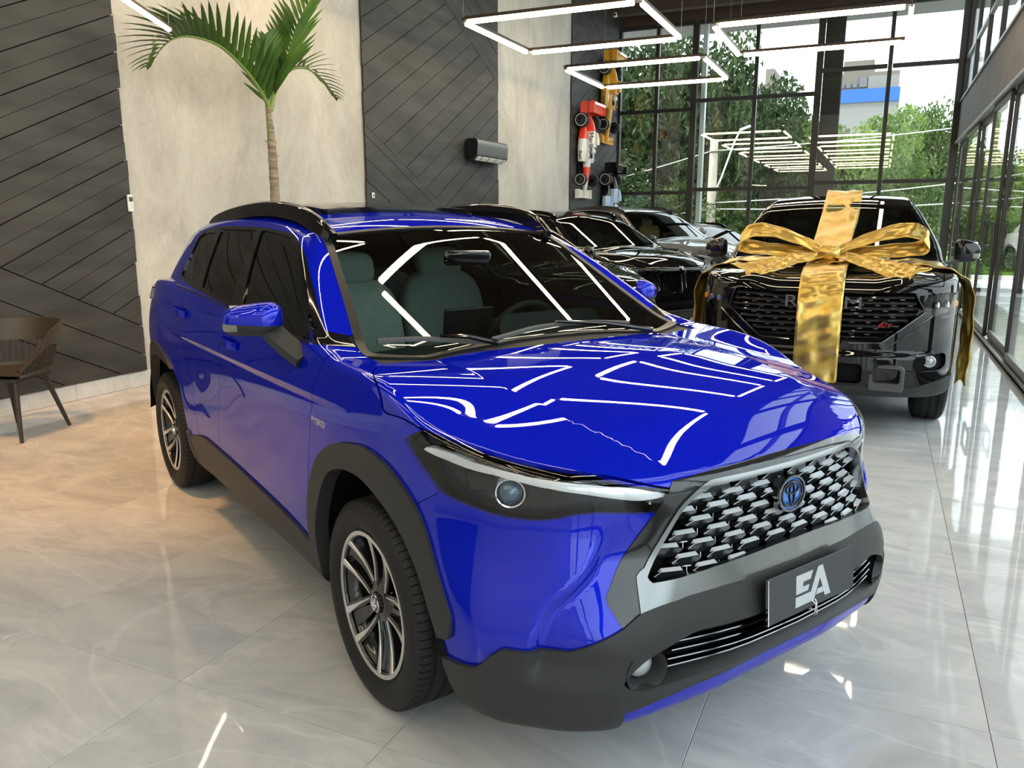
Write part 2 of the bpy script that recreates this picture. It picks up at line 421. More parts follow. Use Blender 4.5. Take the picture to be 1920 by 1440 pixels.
M_LAMPDARK = mat('lamp_housing', (.012, .012, .014), .22, .1, spec=.6)
M_SEAT = noise_mat('pale_grey_leather', (.36, .38, .36), (.42, .44, .42), 60, rough=.55)
M_DASH = mat('dark_dashboard', (.02, .024, .025), .6)
M_SCREEN = mat('screen_glass', (.01, .012, .014), .08)
M_RED = mat('red_badge', (.45, .01, .01), .3)
M_AMBER = mat('amber_reflector', (.7, .25, .03), .2, coat=1)
M_BADGE = mat('light_badge_print', (.42, .44, .46), .4)
M_WIPER = mat('wiper_rubber', (.05,.053,.056), .45)
M_PLATE = mat('dark_plate', (.035, .038, .042), .45)
M_FRAMEGREY = mat('grey_tow_frame', (.075,.077,.082), .38, .3)
M_LETTER = mat('grey_letter', (.10,.105,.115), .3, .5)
def gold():
    m = noise_mat('gold_lame', (.50,.32,.06), (.64,.46,.15), 9, rough=.28, detail=5, bump=.35, stretch=(1,1,1)); b = m.node_tree.nodes['Principled BSDF']; b.inputs['Metallic'].default_value = .9; return m
M_GOLD = gold()
M_SLATBAR = mat('grille_tab_silver', (.22,.22,.23), .25, .8)
M_ACBODY = mat('dark_grey_plastic', (.06,.062,.06), .32)
M_CHAIR = mat('dark_brown_plastic', (.030,.026,.021), .45)
M_TRIM = mat('satin_black_trim', (.010,.010,.011), .32, spec=.35)
M_COWL = mat('black_cowl', (.008,.008,.010), .55, spec=.3)
# ------------------------------------------------------------------ room materials
def concrete():
    m = mat('burnished_cement', (.5,.47,.42), .7, spec=.25); T = m.node_tree; L = T.links; b = T.nodes['Principled BSDF']
    g = nd(m, 'ShaderNodeNewGeometry'); mp = nd(m, 'ShaderNodeMapping'); mp.inputs['Scale'].default_value = (1,1,.6); L.new(g.outputs['Position'], mp.inputs['Vector'])
    n1 = nd(m, 'ShaderNodeTexNoise'); n1.inputs['Scale'].default_value = 1.4; n1.inputs['Detail'].default_value = 9; n1.inputs['Roughness'].default_value = .65; n1.inputs['Distortion'].default_value = .8
    n2 = nd(m, 'ShaderNodeTexNoise'); n2.inputs['Scale'].default_value = 14; n2.inputs['Detail'].default_value = 6; n2.inputs['Distortion'].default_value = 1.5
    for n in (n1, n2): L.new(mp.outputs[0], n.inputs['Vector'])
    mx = nd(m, 'ShaderNodeMath', operation='ADD'); ml = nd(m, 'ShaderNodeMath', operation='MULTIPLY'); ml.inputs[1].default_value = .35
    L.new(n2.outputs['Fac'], ml.inputs[0]); L.new(n1.outputs['Fac'], mx.inputs[0]); L.new(ml.outputs[0], mx.inputs[1])
    cr = nd(m, 'ShaderNodeValToRGB'); e = cr.color_ramp.elements; e[0].position = .5; e[0].color = (.40,.375,.335,1); e[1].position = .85; e[1].color = (.56,.535,.485,1)
    L.new(mx.outputs[0], cr.inputs['Fac']); L.new(cr.outputs[0], b.inputs['Base Color'])
    bp = nd(m, 'ShaderNodeBump'); bp.inputs['Strength'].default_value = .12; bp.inputs['Distance'].default_value = .01; L.new(mx.outputs[0], bp.inputs['Height']); L.new(bp.outputs[0], b.inputs['Normal'])
    return m
def marble(name, c0, c1, c2, rough):
    m = mat(name, c0, rough, spec=.5); T = m.node_tree; L = T.links; b = T.nodes['Principled BSDF']
    tc = nd(m, 'ShaderNodeTexCoord'); oi = nd(m, 'ShaderNodeObjectInfo'); g = nd(m, 'ShaderNodeNewGeometry')
    ad = nd(m, 'ShaderNodeVectorMath', operation='ADD'); sc = nd(m, 'ShaderNodeVectorMath', operation='SCALE'); sc.inputs['Scale'].default_value = 9
    cmb = nd(m, 'ShaderNodeCombineXYZ'); L.new(oi.outputs['Random'], cmb.inputs[0]); L.new(oi.outputs['Random'], cmb.inputs[2]); L.new(cmb.outputs[0], sc.inputs[0]); L.new(sc.outputs[0], ad.inputs[0]); L.new(g.outputs['Position'], ad.inputs[1])
    mp = nd(m, 'ShaderNodeMapping'); mp.inputs['Rotation'].default_value = (0,0,.65); mp.inputs['Scale'].default_value = (1.0,2.2,1); L.new(ad.outputs[0], mp.inputs['Vector'])
    n1 = nd(m, 'ShaderNodeTexNoise'); n1.inputs['Scale'].default_value = 1.3; n1.inputs['Detail'].default_value = 12; n1.inputs['Roughness'].default_value = .68; n1.inputs['Distortion'].default_value = 1.4; L.new(mp.outputs[0], n1.inputs['Vector'])
    cr = nd(m, 'ShaderNodeValToRGB'); e = cr.color_ramp.elements; e[0].position = .32; e[0].color = (*c0,1); e[1].position = .72; e[1].color = (*c2,1); q = e.new(.5); q.color = (*c1,1)
    L.new(n1.outputs['Fac'], cr.inputs['Fac'])
    # thin veins
    n2 = nd(m, 'ShaderNodeTexNoise'); n2.inputs['Scale'].default_value = .7; n2.inputs['Detail'].default_value = 6; n2.inputs['Distortion'].default_value = 1.6; L.new(mp.outputs[0], n2.inputs['Vector'])
    s = nd(m, 'ShaderNodeMath', operation='SUBTRACT'); s.inputs[1].default_value = .5; L.new(n2.outputs['Fac'], s.inputs[0]); a = nd(m, 'ShaderNodeMath', operation='ABSOLUTE'); L.new(s.outputs[0], a.inputs[0])
    r2 = nd(m, 'ShaderNodeMapRange'); r2.inputs['From Max'].default_value = .02; r2.inputs['To Min'].default_value = .3; r2.inputs['To Max'].default_value = 0; L.new(a.outputs[0], r2.inputs['Value'])
    mx = nd(m, 'ShaderNodeMix', data_type='RGBA'); L.new(r2.outputs[0], mx.inputs[0]); L.new(cr.outputs[0], mx.inputs[6]); mx.inputs[7].default_value = (*[min(1, v*1.18) for v in c2],1)
    L.new(mx.outputs[2], b.inputs['Base Color'])
    bp = nd(m, 'ShaderNodeBump'); bp.inputs['Strength'].default_value = .02; bp.inputs['Distance'].default_value = .02
    n3 = nd(m, 'ShaderNodeTexNoise'); n3.inputs['Scale'].default_value = 4; L.new(g.outputs['Position'], n3.inputs['Vector']); L.new(n3.outputs['Fac'], bp.inputs['Height']); L.new(bp.outputs[0], b.inputs['Normal'])
    return m
M_CEMENT = concrete()
M_TILE = marble('grey_marble_tile', (.37,.375,.385), (.455,.46,.468), (.55,.555,.56), .035)
M_SKIRT = marble('marble_skirting', (.48,.48,.47), (.58,.58,.57), (.68,.68,.66), .15)
M_GROUT = mat('grout', (.36,.355,.345), .8)
M_PLANK = noise_mat('charcoal_cement_board', (.030,.030,.029), (.055,.055,.053), 5, rough=.62, detail=10, stretch=(1,.25,1), coord='World', spec=.35, bump=.05)
M_GAP = mat('board_joint', (.006,.006,.006), .9)
M_STEEL = mat('dark_bronze_steel', (.022,.019,.017), .45, spec=.4)
M_BEAM = noise_mat('brown_grey_beam', (.085,.072,.062), (.12,.102,.088), 3, rough=.6, coord='World')
M_ALUFR = mat('grey_door_track', (.22,.215,.2), .4, .5)
M_CEIL = mat('dark_brown_ceiling', (.045,.032,.022), .8)
M_PANE = glass_mat('window_pane', (.93,.955,.94), ior=1.5)
M_LED = mat('warm_led', (.9,.8,.6), .4, emit=(1,.83,.57), es=18)
M_LEDH = mat('bronze_profile', (.035,.024,.017), .45, .3)
M_WIRE = mat('steel_wire', (.3,.3,.3), .4, .8)
M_WHITEPL = mat('white_plastic', (.75,.75,.73), .4)
M_ROADWHITE = mat('road_marking', (.75,.75,.73), .7)
M_WHITEWALL = mat('white_wall_paint', (.74,.74,.72), .8)
# ------------------------------------------------------------------ wheels
def tyre_me(name, R0, w, rim, n=96, grooves=3, deep=.007):
    """tyre about the y axis, with tread ribs and shoulder sipes"""
    h = w/2; prof = [(rim-.004, -h*.78), (rim+.012, -h*.86), (rim+.03, -h*.985), ((rim+R0)/2, -h*1.03), (R0-.03, -h*.97), (R0-.012, -h*.86)]
    side = len(prof); prof.append((R0-.003, -h*.78))
    g = [h*t for t in np.linspace(-.45, .45, grooves)]
    for c in g: prof += [(R0, c-.008), (R0-deep, c-.005), (R0-deep, c+.005), (R0, c+.008)]
    prof += [(R0-.003, h*.78), (R0-.012, h*.86), (R0-.03, h*.97), ((rim+R0)/2, h*1.03), (rim+.03, h*.985), (rim+.012, h*.86), (rim-.004, h*.78)]
    m = len(prof); V = []; F = []; N = n*2
    ths = []
    for k in range(n): ths += [2*math.pi*k/n, 2*math.pi*(k+.86)/n]
    sh = {5, 6, 7, m-6, m-7, m-8}
    for k, th in enumerate(ths):
        for i, (r, y) in enumerate(prof):
            V.append((r*math.sin(th), y, r*math.cos(th)))
    for k in range(N):
        l = (k+1) % N
        for i in range(m-1): F.append((k*m+i, k*m+i+1, l*m+i+1, l*m+i))
    # sipes: every odd sector of the shoulder ribs is pressed in
    V = [Vector(v) for v in V]; extra = []
    mb = MB(); mb.V = [tuple(v) for v in V]; mb.F = F
    for k in range(1, N, 2):
        a, b = ths[k], ths[(k+1) % N] + (2*math.pi if k == N-1 else 0)
        for s in (-1, 1):
            P = []
            for th in (a, b):
                for (r, y) in ((R0+.0006, s*(h*.45+.010)), (R0-.002, s*h*.78), (R0-.0112, s*h*.862)): P.append((r*math.sin(th), y, r*math.cos(th)))
            f = [(0,1,4,3),(1,2,5,4)]
            if s < 0: f = [q[::-1] for q in f]
            extra.append((P, f))
    me = mb.me(name, M_RUBBER, 40)
    sp = MB()
    for P, f in extra: sp.add(P, [q[::-1] for q in f])
    return me, sp.me(name + '_sipes', M_DARK, 40)
def emblem_parts(parent, M, s, ring, back=None, name='emblem'):
    """three-oval badge; s half width"""
    e = MB()
    def oval(cx, cy, a, b, w, n=40, z=.002):
        V = []; F = []
        for k in range(n):
            t = 2*math.pi*k/n; c, d = math.cos(t), math.sin(t)
            nx, ny = c*b, d*a; l = math.hypot(nx, ny); nx, ny = nx/l, ny/l
            for q, zz in ((-w/2, 0), (-w/2*.6, z*2), (w/2*.6, z*2), (w/2, 0)): V.append((cx + a*c + nx*q, cy + b*d + ny*q, zz))
        for k in range(n):
            l = (k+1) % n
            for i in range(3): F.append((k*4+i, l*4+i, l*4+i+1, k*4+i+1))
        e.add(V, F)
    oval(0, 0, s, s*.78, s*.16); oval(0, s*.30, s*.62, s*.30, s*.13); oval(0, -.02*s, s*.24, s*.66, s*.13)
    o = e.build(name, ring, parent, 60, M)
    return o
def y_wheel(spec, big=True):
    """two-tone alloy: five pairs of machined arms; returns an Empty tree facing +y (outer side)"""
    w = link('wheel', None); R0, tw, rim = spec['R'], spec['w'], spec['rim']
    tm, sm = tyre_me('tyre', R0, tw, rim, spec.get('n', 96)); t = link('tyre', tm, w); link('tread_sipes', sm, t)['kind'] = 'stuff'
    h = tw/2
    b = MB().lathe([(rim, -h*.8), (rim+.008, -h*.8), (rim-.012, -h*.6), (rim-.03, -h*.2), (rim-.035, h*.4), (rim-.012, h*.72), (rim+.006, h*.80), (rim+.006, h*.86), (rim-.006, h*.865), (rim-.014, h*.80), (rim-.014, h*.75)], 64, 'y')
    b.build('barrel', M_BLACKMETAL, w, 50)
    MB().lathe([(rim+.004, h*.868), (rim-.002, h*.874), (rim-.009, h*.872), (rim-.0095, h*.80)], 64, 'y').build('rim_flange', M_ALU, w, 50)
    MB().lathe([(.02, h*.05), (.10, h*.05), (.15, h*.02), (.15, h*-.1), (.02, h*-.1)], 40, 'y').build('brake_disc', mat('brake_disc', (.18,.18,.19), .35, .9) if 'brake_disc' not in bpy.data.materials else bpy.data.materials['brake_disc'], w, 40)
    # centre
    MB().lathe([(0, h*.72), (.030, h*.72), (.034, h*.70), (.036, h*.62), (.062, h*.58), (.075, h*.45), (.08, h*.1)], 40, 'y').build('hub', M_BLACKMETAL, w, 40)
    if big:
        emblem_parts(w, frame((0, h*.735, 0), (1,0,0), (0,0,1), (0,1,0)), .021, M_CHROME, name='hub_badge')
        MB().lathe([(.024, h*.725), (.027, h*.745), (.030, h*.725)], 32, 'y').build('hub_ring', M_CHROME, w, 60)
        for k in range(5):
            a = 2*math.pi*(k+.5)/5 + .3; MB().lathe([(0, .0), (.009, .0), (.010, -.012)], 10, 'y', (.055*math.sin(a), h*.57, .055*math.cos(a))).build('wheel_nut', M_DCHROME, w)
    return w
def hero_wheel():
    spec = dict(R=.339, w=.222, rim=.232, n=80); w = y_wheel(spec); h = .111; rim = .232
    def P(r, a, y): return (r*math.sin(a), y, r*math.cos(a))
    def ray(r0, r1, a0, a1, t):
        p = ((1-t)*r0*math.cos(a0) + t*r1*math.cos(a1), (1-t)*r0*math.sin(a0) + t*r1*math.sin(a1)); return math.hypot(*p), math.atan2(p[1], p[0])
    for k in range(5):
        c = 2*math.pi*k/5
        for s in (-1, 1):
            a0, a1 = c + s*.10, c + s*.365      # apex near hub, foot at the rim
            # black body of the arm
            m = MB(); rows = []
            for t in np.linspace(0, 1, 7):
                r, a = ray(.062, rim-.012, a0, a1, t); wd = (.010 + .006*t)/r; y = h*(.58 + .24*t - .06*math.sin(math.pi*t))
                rows.append([P(r, a-wd*1.35, y-.05), P(r, a-wd, y-.002), P(r, a+wd, y-.002), P(r, a+wd*1.35, y-.05)])
            m.grid(rows); m.build('spoke', M_BLACKMETAL, w, 35)
            # machined face, widening to the rim
            m = MB(); rows = []
            for t in np.linspace(0.02, 1, 9):
                r, a = ray(.066, rim-.010, a0, a1, t); y = h*(.58 + .24*t - .06*math.sin(math.pi*t))
                wi = (.0014 + .002*t)/r; wo = (.0026 + .004*t + .030*max(0, t-.45)**1.3)/r
                q = sorted([a - s*wi*1.5, a + s*wo]) if s > 0 else sorted([a - s*wi*1.5, a + s*wo])
                rows.append([P(r, q[0], y), P(r, q[0]+.1*(q[1]-q[0]), y+.003), P(r, q[1]-.1*(q[1]-q[0]), y+.003), P(r, q[1], y)])
            m.grid(rows); m.build('machined_face', M_ALU, w, 35)
        # dark blade between two pairs
        c2 = c + math.pi/5; m = MB(); rows = []
        for t in np.linspace(0, 1, 6):
            r = .068 + (rim - .012 - .068)*t; y = h*(.50 + .22*t - .10*math.sin(math.pi*t)); wd = (.018 + .030*t)/r
            rows.append([P(r, c2-wd, y-.03), P(r, c2-wd*.9, y), P(r, c2+wd*.25, y+.002), P(r, c2+wd*.35, y-.03)])
        m.grid(rows); m.build('blade', M_BLACKMETAL, w, 35)
    return w
# ------------------------------------------------------------------ blue crossover
HERO = thing('car', 'glossy blue compact SUV with honeycomb grille and black wheel arch cladding, nearest the viewer', 'car', (-.939, 2.689, 0), R(-29.73))
def sym(M): V = M[0]; return V[:,0], np.abs(V[:,1]), V[:,2]
_FAR = 9.0
AIN_F = crom([(-.372,.15),(-.368,.35),(-.348,.50),(-.270,.68),(-.182,.742),(-.07,.760),(.038,.746),(.202,.679),(.340,.575),(.425,.45),(.46,.35),(.47,.15)], 5)
AIN_R = crom([(-2.13,.15),(-2.132,.35),(-2.142,.48),(-2.18,.64),(-2.31,.735),(-2.489,.768),(-2.65,.778),(-2.806,.762),(-2.95,.69),(-3.05,.57),(-3.10,.43),(-3.11,.15)], 5)
AOUT_F = rpoly([(-.46,.15),(-.44,.42,.05),(-.40,.64,.1),(-.33,.755,.06),(-.19,.832,.08),(.01,.866,.1),(.16,.836,.1),(.30,.742,.1),(.40,.62,.1),(.497,.50,.03),(.490,.437,.02),(.40,.42),(.40,.15)], .03)
AOUT_R = rpoly([(-2.05,.15),(-2.10,.42),(-2.19,.49,.03),(-2.27,.69,.08),(-2.40,.79,.08),(-2.58,.845,.08),(-2.74,.855,.08),(-2.90,.82,.1),(-3.04,.72,.1),(-3.12,.58,.1),(-3.17,.43,.05),(-3.2,.15)], .03)
_rock = pch([-2.30,-2.12,-1.95,-1.81,-1.50,-.58,-.43,-.3],[.42,.425,.460,.480,.473,.419,.400,.40])
_zb = pch([-.16,-.136,-.031,.117,.302,.396,.529,.709,.834,.90],[1.12,1.102,1.076,1.017,.970,.955,.931,.905,.861,.80])
_ysh = pch([-.16,-.136,-.031,.06,.117,.16,.22,1.0],[.715,.741,.828,.860,.872,.885,.93,1.4]); _zb2 = pch([-.2,.10,.20,.302,.396,.529,.709,.834,.90],[.95,.985,.988,.970,.955,.931,.905,.861,.80])
_wy = pch([1.02,1.10,1.20,1.35,1.46,1.52],[.755,.715,.668,.605,.558,.53])
DLO = rpoly([(-2.56,1.225,.04),(-2.402,1.209),(-1.775,1.176),(-1.351,1.152),(-.916,1.134),(-.526,1.118),(-.385,1.115,.01),(-.655,1.277,.15),(-.905,1.414,.12),(-1.108,1.477,.15),(-1.519,1.503,.2),(-2.2,1.503,.15),(-2.50,1.484,.05),(-2.625,1.447,.03),(-2.555,1.33)], .03)
HL = rpoly([(.222,.928,.01),(.302,.972,.015),(.396,.957),(.529,.933),(.709,.907),(.834,.861,.006),(.820,.803,.01),(.729,.811,.05),(.658,.782,.05),(.556,.776,.05),(.467,.786),(.369,.805,.03)], .05)
HSTRIP = rpoly([(.287,.917),(.293,.928),(.404,.922),(.469,.909),(.582,.899),(.739,.884),(.788,.874),(.832,.853),(.829,.841),(.801,.836),(.729,.856),(.576,.879),(.462,.889),(.332,.908)], .008)
MESHP = rpoly([(-.325,.858,.05),(.325,.858,.06),(.388,.822,.06),(.445,.735,.1),(.500,.640,.02),(.496,.628,.02),(.30,.650,.2),(0,.663,.3),(-.30,.650,.2),(-.496,.628,.02),(-.500,.640,.02),(-.445,.735,.1),(-.388,.822,.06)], .03)
SURP = rpoly([(-.3,.893,.01),(.0,.894,.2),(.26,.890,.1),(.418,.880,.004),(.494,.768,.03),(.600,.590,.006),(.580,.520,.006),(.5,.40),(-.3,.40)], .01)
def heros():
    F = hero_F; P = HERO
    M = nets(F, (-3.60, -.9576-.016, .20), (1.02, .9576+.016, 1.66), .0168)
    lin = [M[0].copy(), M[1].copy()]
    def SP(M, poly): x, y, z = sym(M); return sdpoly(x, z, poly)
    def FP(M, poly): x, y, z = sym(M); return sdpoly(y, z, poly)
    def side(M, f, x0=-9, x1=9): x, y, z = sym(M); return np.maximum(f, np.maximum(.5 - y, np.maximum(x0 - x, x - x1)))
    # wheel openings
    for A in (AIN_F, AIN_R): _, M = cut(M, side(M, SP(M, A)))
    # windscreen
    def fws(M):
        x, y, z = sym(M); q = np.abs(x - (-.21 - 1.8*(z - 1.09) - .18*y*y))/2.06
        return smax(smax(y - _wy(z), z - (1.500 - .03*(y/.55)**2), .03), np.maximum(q - .016, x + .168 - .0*y), .004)
    g = .0022
    ws, M = cut(M, fws(M)); sheet('windscreen', ws, F, M_WSCREEN, P, -.004, 0)
    def ftr(M):
        x, y, z = sym(M); q = np.abs(x - (-.21 - 1.8*(z - 1.09) - .18*y*y))/2.06
        return np.maximum(np.maximum(y - _wy(z) - .030, z - (1.508 - .03*(y/.55)**2)), np.maximum(q - .03, np.maximum(x + .10, 1.04 - z)))
    tr, M = cut(M, ftr(M)); sheet('windscreen_trim', tr, F, M_TRIM, P, .002)
    cw, M = cut(M, np.maximum(np.maximum(M[0][:,0] + .132 - .075*np.maximum(1 - (M[0][:,1]/.42)**2, 0), -.40 - M[0][:,0]), np.maximum(np.abs(M[0][:,1]) - .745, 1.045 - M[0][:,2])))
    sheet('cowl', cw, F, M_COWL, P, -.006)
    ap, M = cut(M, np.maximum(np.maximum(M[0][:,2] - 1.150 - .25*(np.abs(M[0][:,1])-.78), 1.108 + .10*(np.abs(M[0][:,1])-.75) - M[0][:,2]), np.maximum(np.abs(M[0][:,1]) - .835, np.maximum(.69 - np.abs(M[0][:,1]), np.maximum(-.50 - M[0][:,0], M[0][:,0] + .17)))))
    for s in (-1, 1): sheet('pillar_foot_trim', pick(ap, lambda c: c[:,1]*s > 0), F, M_GLOSS, P, .001)
    # side glass and its black frame
    dl, M = cut(M, side(M, SP(M, DLO)))
    panes = [[(-2.60,1.238),(-2.10,1.216),(-2.235,1.470),(-2.50,1.462),(-2.60,1.44)],
             [(-1.965,1.205),(-1.420,1.170),(-1.585,1.488),(-2.16,1.488)],
             [(-1.265,1.158),(-.494,1.128),(-.648,1.258),(-.905,1.402),(-1.108,1.462),(-1.515,1.490)],
             [(-.462,1.127),(-.425,1.127),(-.640,1.240)]]
    glass = []
    for p in panes:
        x, y, z = sym(dl); f = np.maximum(sdpoly(x, z, rpoly(p, .02)), sdpoly(x, z, DLO) + .012)
        gp, dl = cut(dl, f); glass.append(gp)
    for s, nm in ((-1, 'right'), (1, 'left')):
        sd = lambda c: c[:,1]*s > 0
        sheet('window_frame', pick(dl, sd), F, M_GLOSS, P, .001)
        for gp in glass: sheet('side_window', pick(gp, sd), F, M_GLASSDARK, P, -.006, 0)
    # grille surround, mesh opening, headlamps
    def front(M, f, x0=.62): return np.maximum(f, x0 - M[0][:,0])
    me, M = cut(M, front(M, FP(M, MESHP)))
    su, M = cut(M, np.maximum(front(M, FP(M, SURP)), .0)) if False else cut(M, front(M, np.maximum(FP(M, SURP), zl_field(M))))
    hl, M = cut(M, side(M, SP(M, HL) + 0, .1) if False else np.maximum(SP(M, HL), np.maximum(.36 - np.abs(M[0][:,1]), .1 - M[0][:,0])))
    x, y, z = sym(su); sil = np.minimum(sdpoly(y, z, MESHP) - .012, smax(z - .668 + .25*np.maximum(y-.47,0), y - .525 - .15*(.62 - z), .01))
    sl, su = cut(su, sil)
    sheet('grille_surround', su, F, M_SURROUND, P, .004, .03); sheet('grille_inner_band', sl, F, M_SATIN, P, .010, .035)
    V, T = me; sheet('grille_backing', [V, T], F, M_DARK, P, -.060, 0)
    # hood
    def fh(M):
        x, y, z = sym(M); return np.maximum(np.maximum(y - _ysh(x), _zb2(x) - z), -.135 + .075*np.maximum(1 - (y/.42)**2, 0) - x)
    hd, M = cut(M, fh(M) + g); _, M = cut(M, fh(M) - g); sheet('hood', hd, F, M_BLUE, P)
    # black lower bumper, blue lip
    def fb(M): return np.maximum(zl_field(M, 1), .30 - M[0][:,0])
    bk, M = cut(M, fb(M))
    x, y, z = sym(bk); lip, bk = cut(bk, np.maximum(z - .300 - .035*np.maximum(1 - (y/.56)**2, 0), y - .575))
    x, y, z = sym(bk); PK = rpoly([(-.40,.502),(.40,.502),(.47,.480,.03),(.545,.448,.05),(.598,.385,.02),(.55,.362,.03),(.40,.372),(-.40,.372),(-.55,.362,.03),(-.598,.385,.02),(-.545,.448,.05),(-.47,.480,.03)], .02)
    pk, bk = cut(bk, np.maximum(sdpoly(y, z, PK), .6 - x))
    sheet('lower_bumper', bk, F, M_PLASTIC, P, .013, .055); sheet('bumper_lip', lip, F, M_BLUE, P, .006, .02)
    sheet('intake_panel', pk, F, M_DARK, P, -.055, 0)
    # claddings and sills
    for A in (AOUT_F, AOUT_R):
        cl, M = cut(M, side(M, SP(M, A)))
        for s in (-1, 1): sheet('wheel_arch_cladding', pick(cl, lambda c: c[:,1]*s > 0), F, M_PLASTIC, P, .012, .05)
    x, y, z = sym(M); rk, M = cut(M, np.maximum(z - _rock(x), np.maximum(x - .0, np.maximum(-2.6 - x, .55 - y))))
    for s in (-1, 1): sheet('sill_cladding', pick(rk, lambda c: c[:,1]*s > 0), F, M_PLASTIC, P, .010, .03)
    # bumper, fenders, doors
    def fbu(M): x, y, z = sym(M); return np.maximum(.277 + (z - .749)*1.6 - x, z - .97)
    bu, M = cut(M, fbu(M) + g); _, M = cut(M, fbu(M) - g); sheet('front_bumper', bu, F, M_BLUE, P)
    FD = [(-.287,1.117),(-.366,.973),(-.421,.737),(-.438,.517),(-.45,.2),(-1.66,.2),(-1.621,.363),(-1.489,.756),(-1.406,1.011),(-1.35,1.165),(-1.33,1.25),(-.95,1.25),(-.42,1.122)]
    RD = [(-1.33,1.25),(-1.35,1.165),(-1.406,1.011),(-1.489,.756),(-1.621,.363),(-1.66,.2),(-1.95,.2),(-1.93,.50),(-1.955,.728),(-2.105,.90),(-2.19,1.03),(-2.225,1.19),(-2.23,1.25)]
    FE = [(-.287,1.117),(-.366,.973),(-.421,.737),(-.438,.517),(-.45,.2),(.6,.2),(.6,1.10),(-.10,1.13)]
    for nm, PG in (('front_door', FD), ('rear_door', RD), ('front_fender', FE)):
        f = lambda M: side(M, SP(M, PG))
        d, M = cut(M, f(M) + g*.8); _, M = cut(M, f(M) - g*.8)
        for s in (-1, 1): sheet(nm, pick(d, lambda c: c[:,1]*s > 0), F, M_BLUE, P)
    # roof glass, rear bumper, lamps, body shell
    x, y, z = sym(M); rg, M = cut(M, sdpoly(x, y, rpoly([(-1.36,-.41),(-1.31,0),(-1.36,.41),(-2.6,.41),(-2.6,-.41)], .03)) if True else 0)
    rg = pick(rg, lambda c: c[:,2] > 1.3); sheet('roof_glass', rg, F, M_GLOSS, P, .024, .04)
    x, y, z = sym(M); tl, M = cut(M, np.maximum(np.maximum(sdpoly(x, z, [(-3.6,1.02),(-3.10,1.06),(-3.12,1.13),(-3.6,1.13)]), .45 - y), x + 3.0)); [sheet('tail_lamp', pick(tl, lambda c: c[:,1]*s > 0), F, M_GLOSS, P, .012) for s in (-1, 1)]
    x, y, z = sym(M); rb, M = cut(M, np.maximum(z - .50, x + 2.9)); sheet('rear_bumper', rb, F, M_PLASTIC, P, .01)
    M = pick(M, lambda c: ~((c[:,2] > 1.3) & (np.abs(c[:,1]) < .40) & (c[:,0] < -1.37) & (c[:,0] > -2.59)))
    sheet('body_shell', M, F, M_BLUE, P)
    # dark inner skin, open where there is glass
    V, T = lin; N = normals(F, V); x, y, z = np.abs(V[:,0])*0 + V[:,0], np.abs(V[:,1]), V[:,2]
    keep = (np.minimum(sdpoly(x, z, AIN_F), sdpoly(x, z, AIN_R)) > 0) | (y < .5)
    keep &= ~((sdpoly(x, z, DLO) < .01) & (y > .5)) & ~(fws(lin) < .01) & ~((x > .6) & (z > .62) & (z < .88) & (y < .55)) & ~((x > .1) & (sdpoly(x, z, HL) < .01) & (y > .3)) & ~((x > .6) & (z < .50) & (y < .62))
    T = T[keep[T].all(1)]; V2, T2 = compact(V - N*.022, T); N2 = normals(F, V2); sheet('inner_skin', [V2, T2], F, M_DARK, P, 0, 0, N2)
    for s in (-1, 1):
        hs = pick(hl, lambda c: c[:,1]*s > 0); headlamp(hs, s, F, P)
    return me
def zl_field(M, sgn=-1):
    """height of the seam between bumper and black lower bumper; sgn -1: keeps what is above"""
    x, y, z = sym(M)
    yy = np.array([0,.30,.406,.484,.535,.582,.689,.729,.815,.835,.851,.881,.95]); zz = np.array([.602,.597,.590,.576,.560,.525,.468,.466,.464,.435,.399,.373,.34])
    return (np.interp(y, yy, zz) - z) if sgn < 0 else (z - np.interp(y, yy, zz))
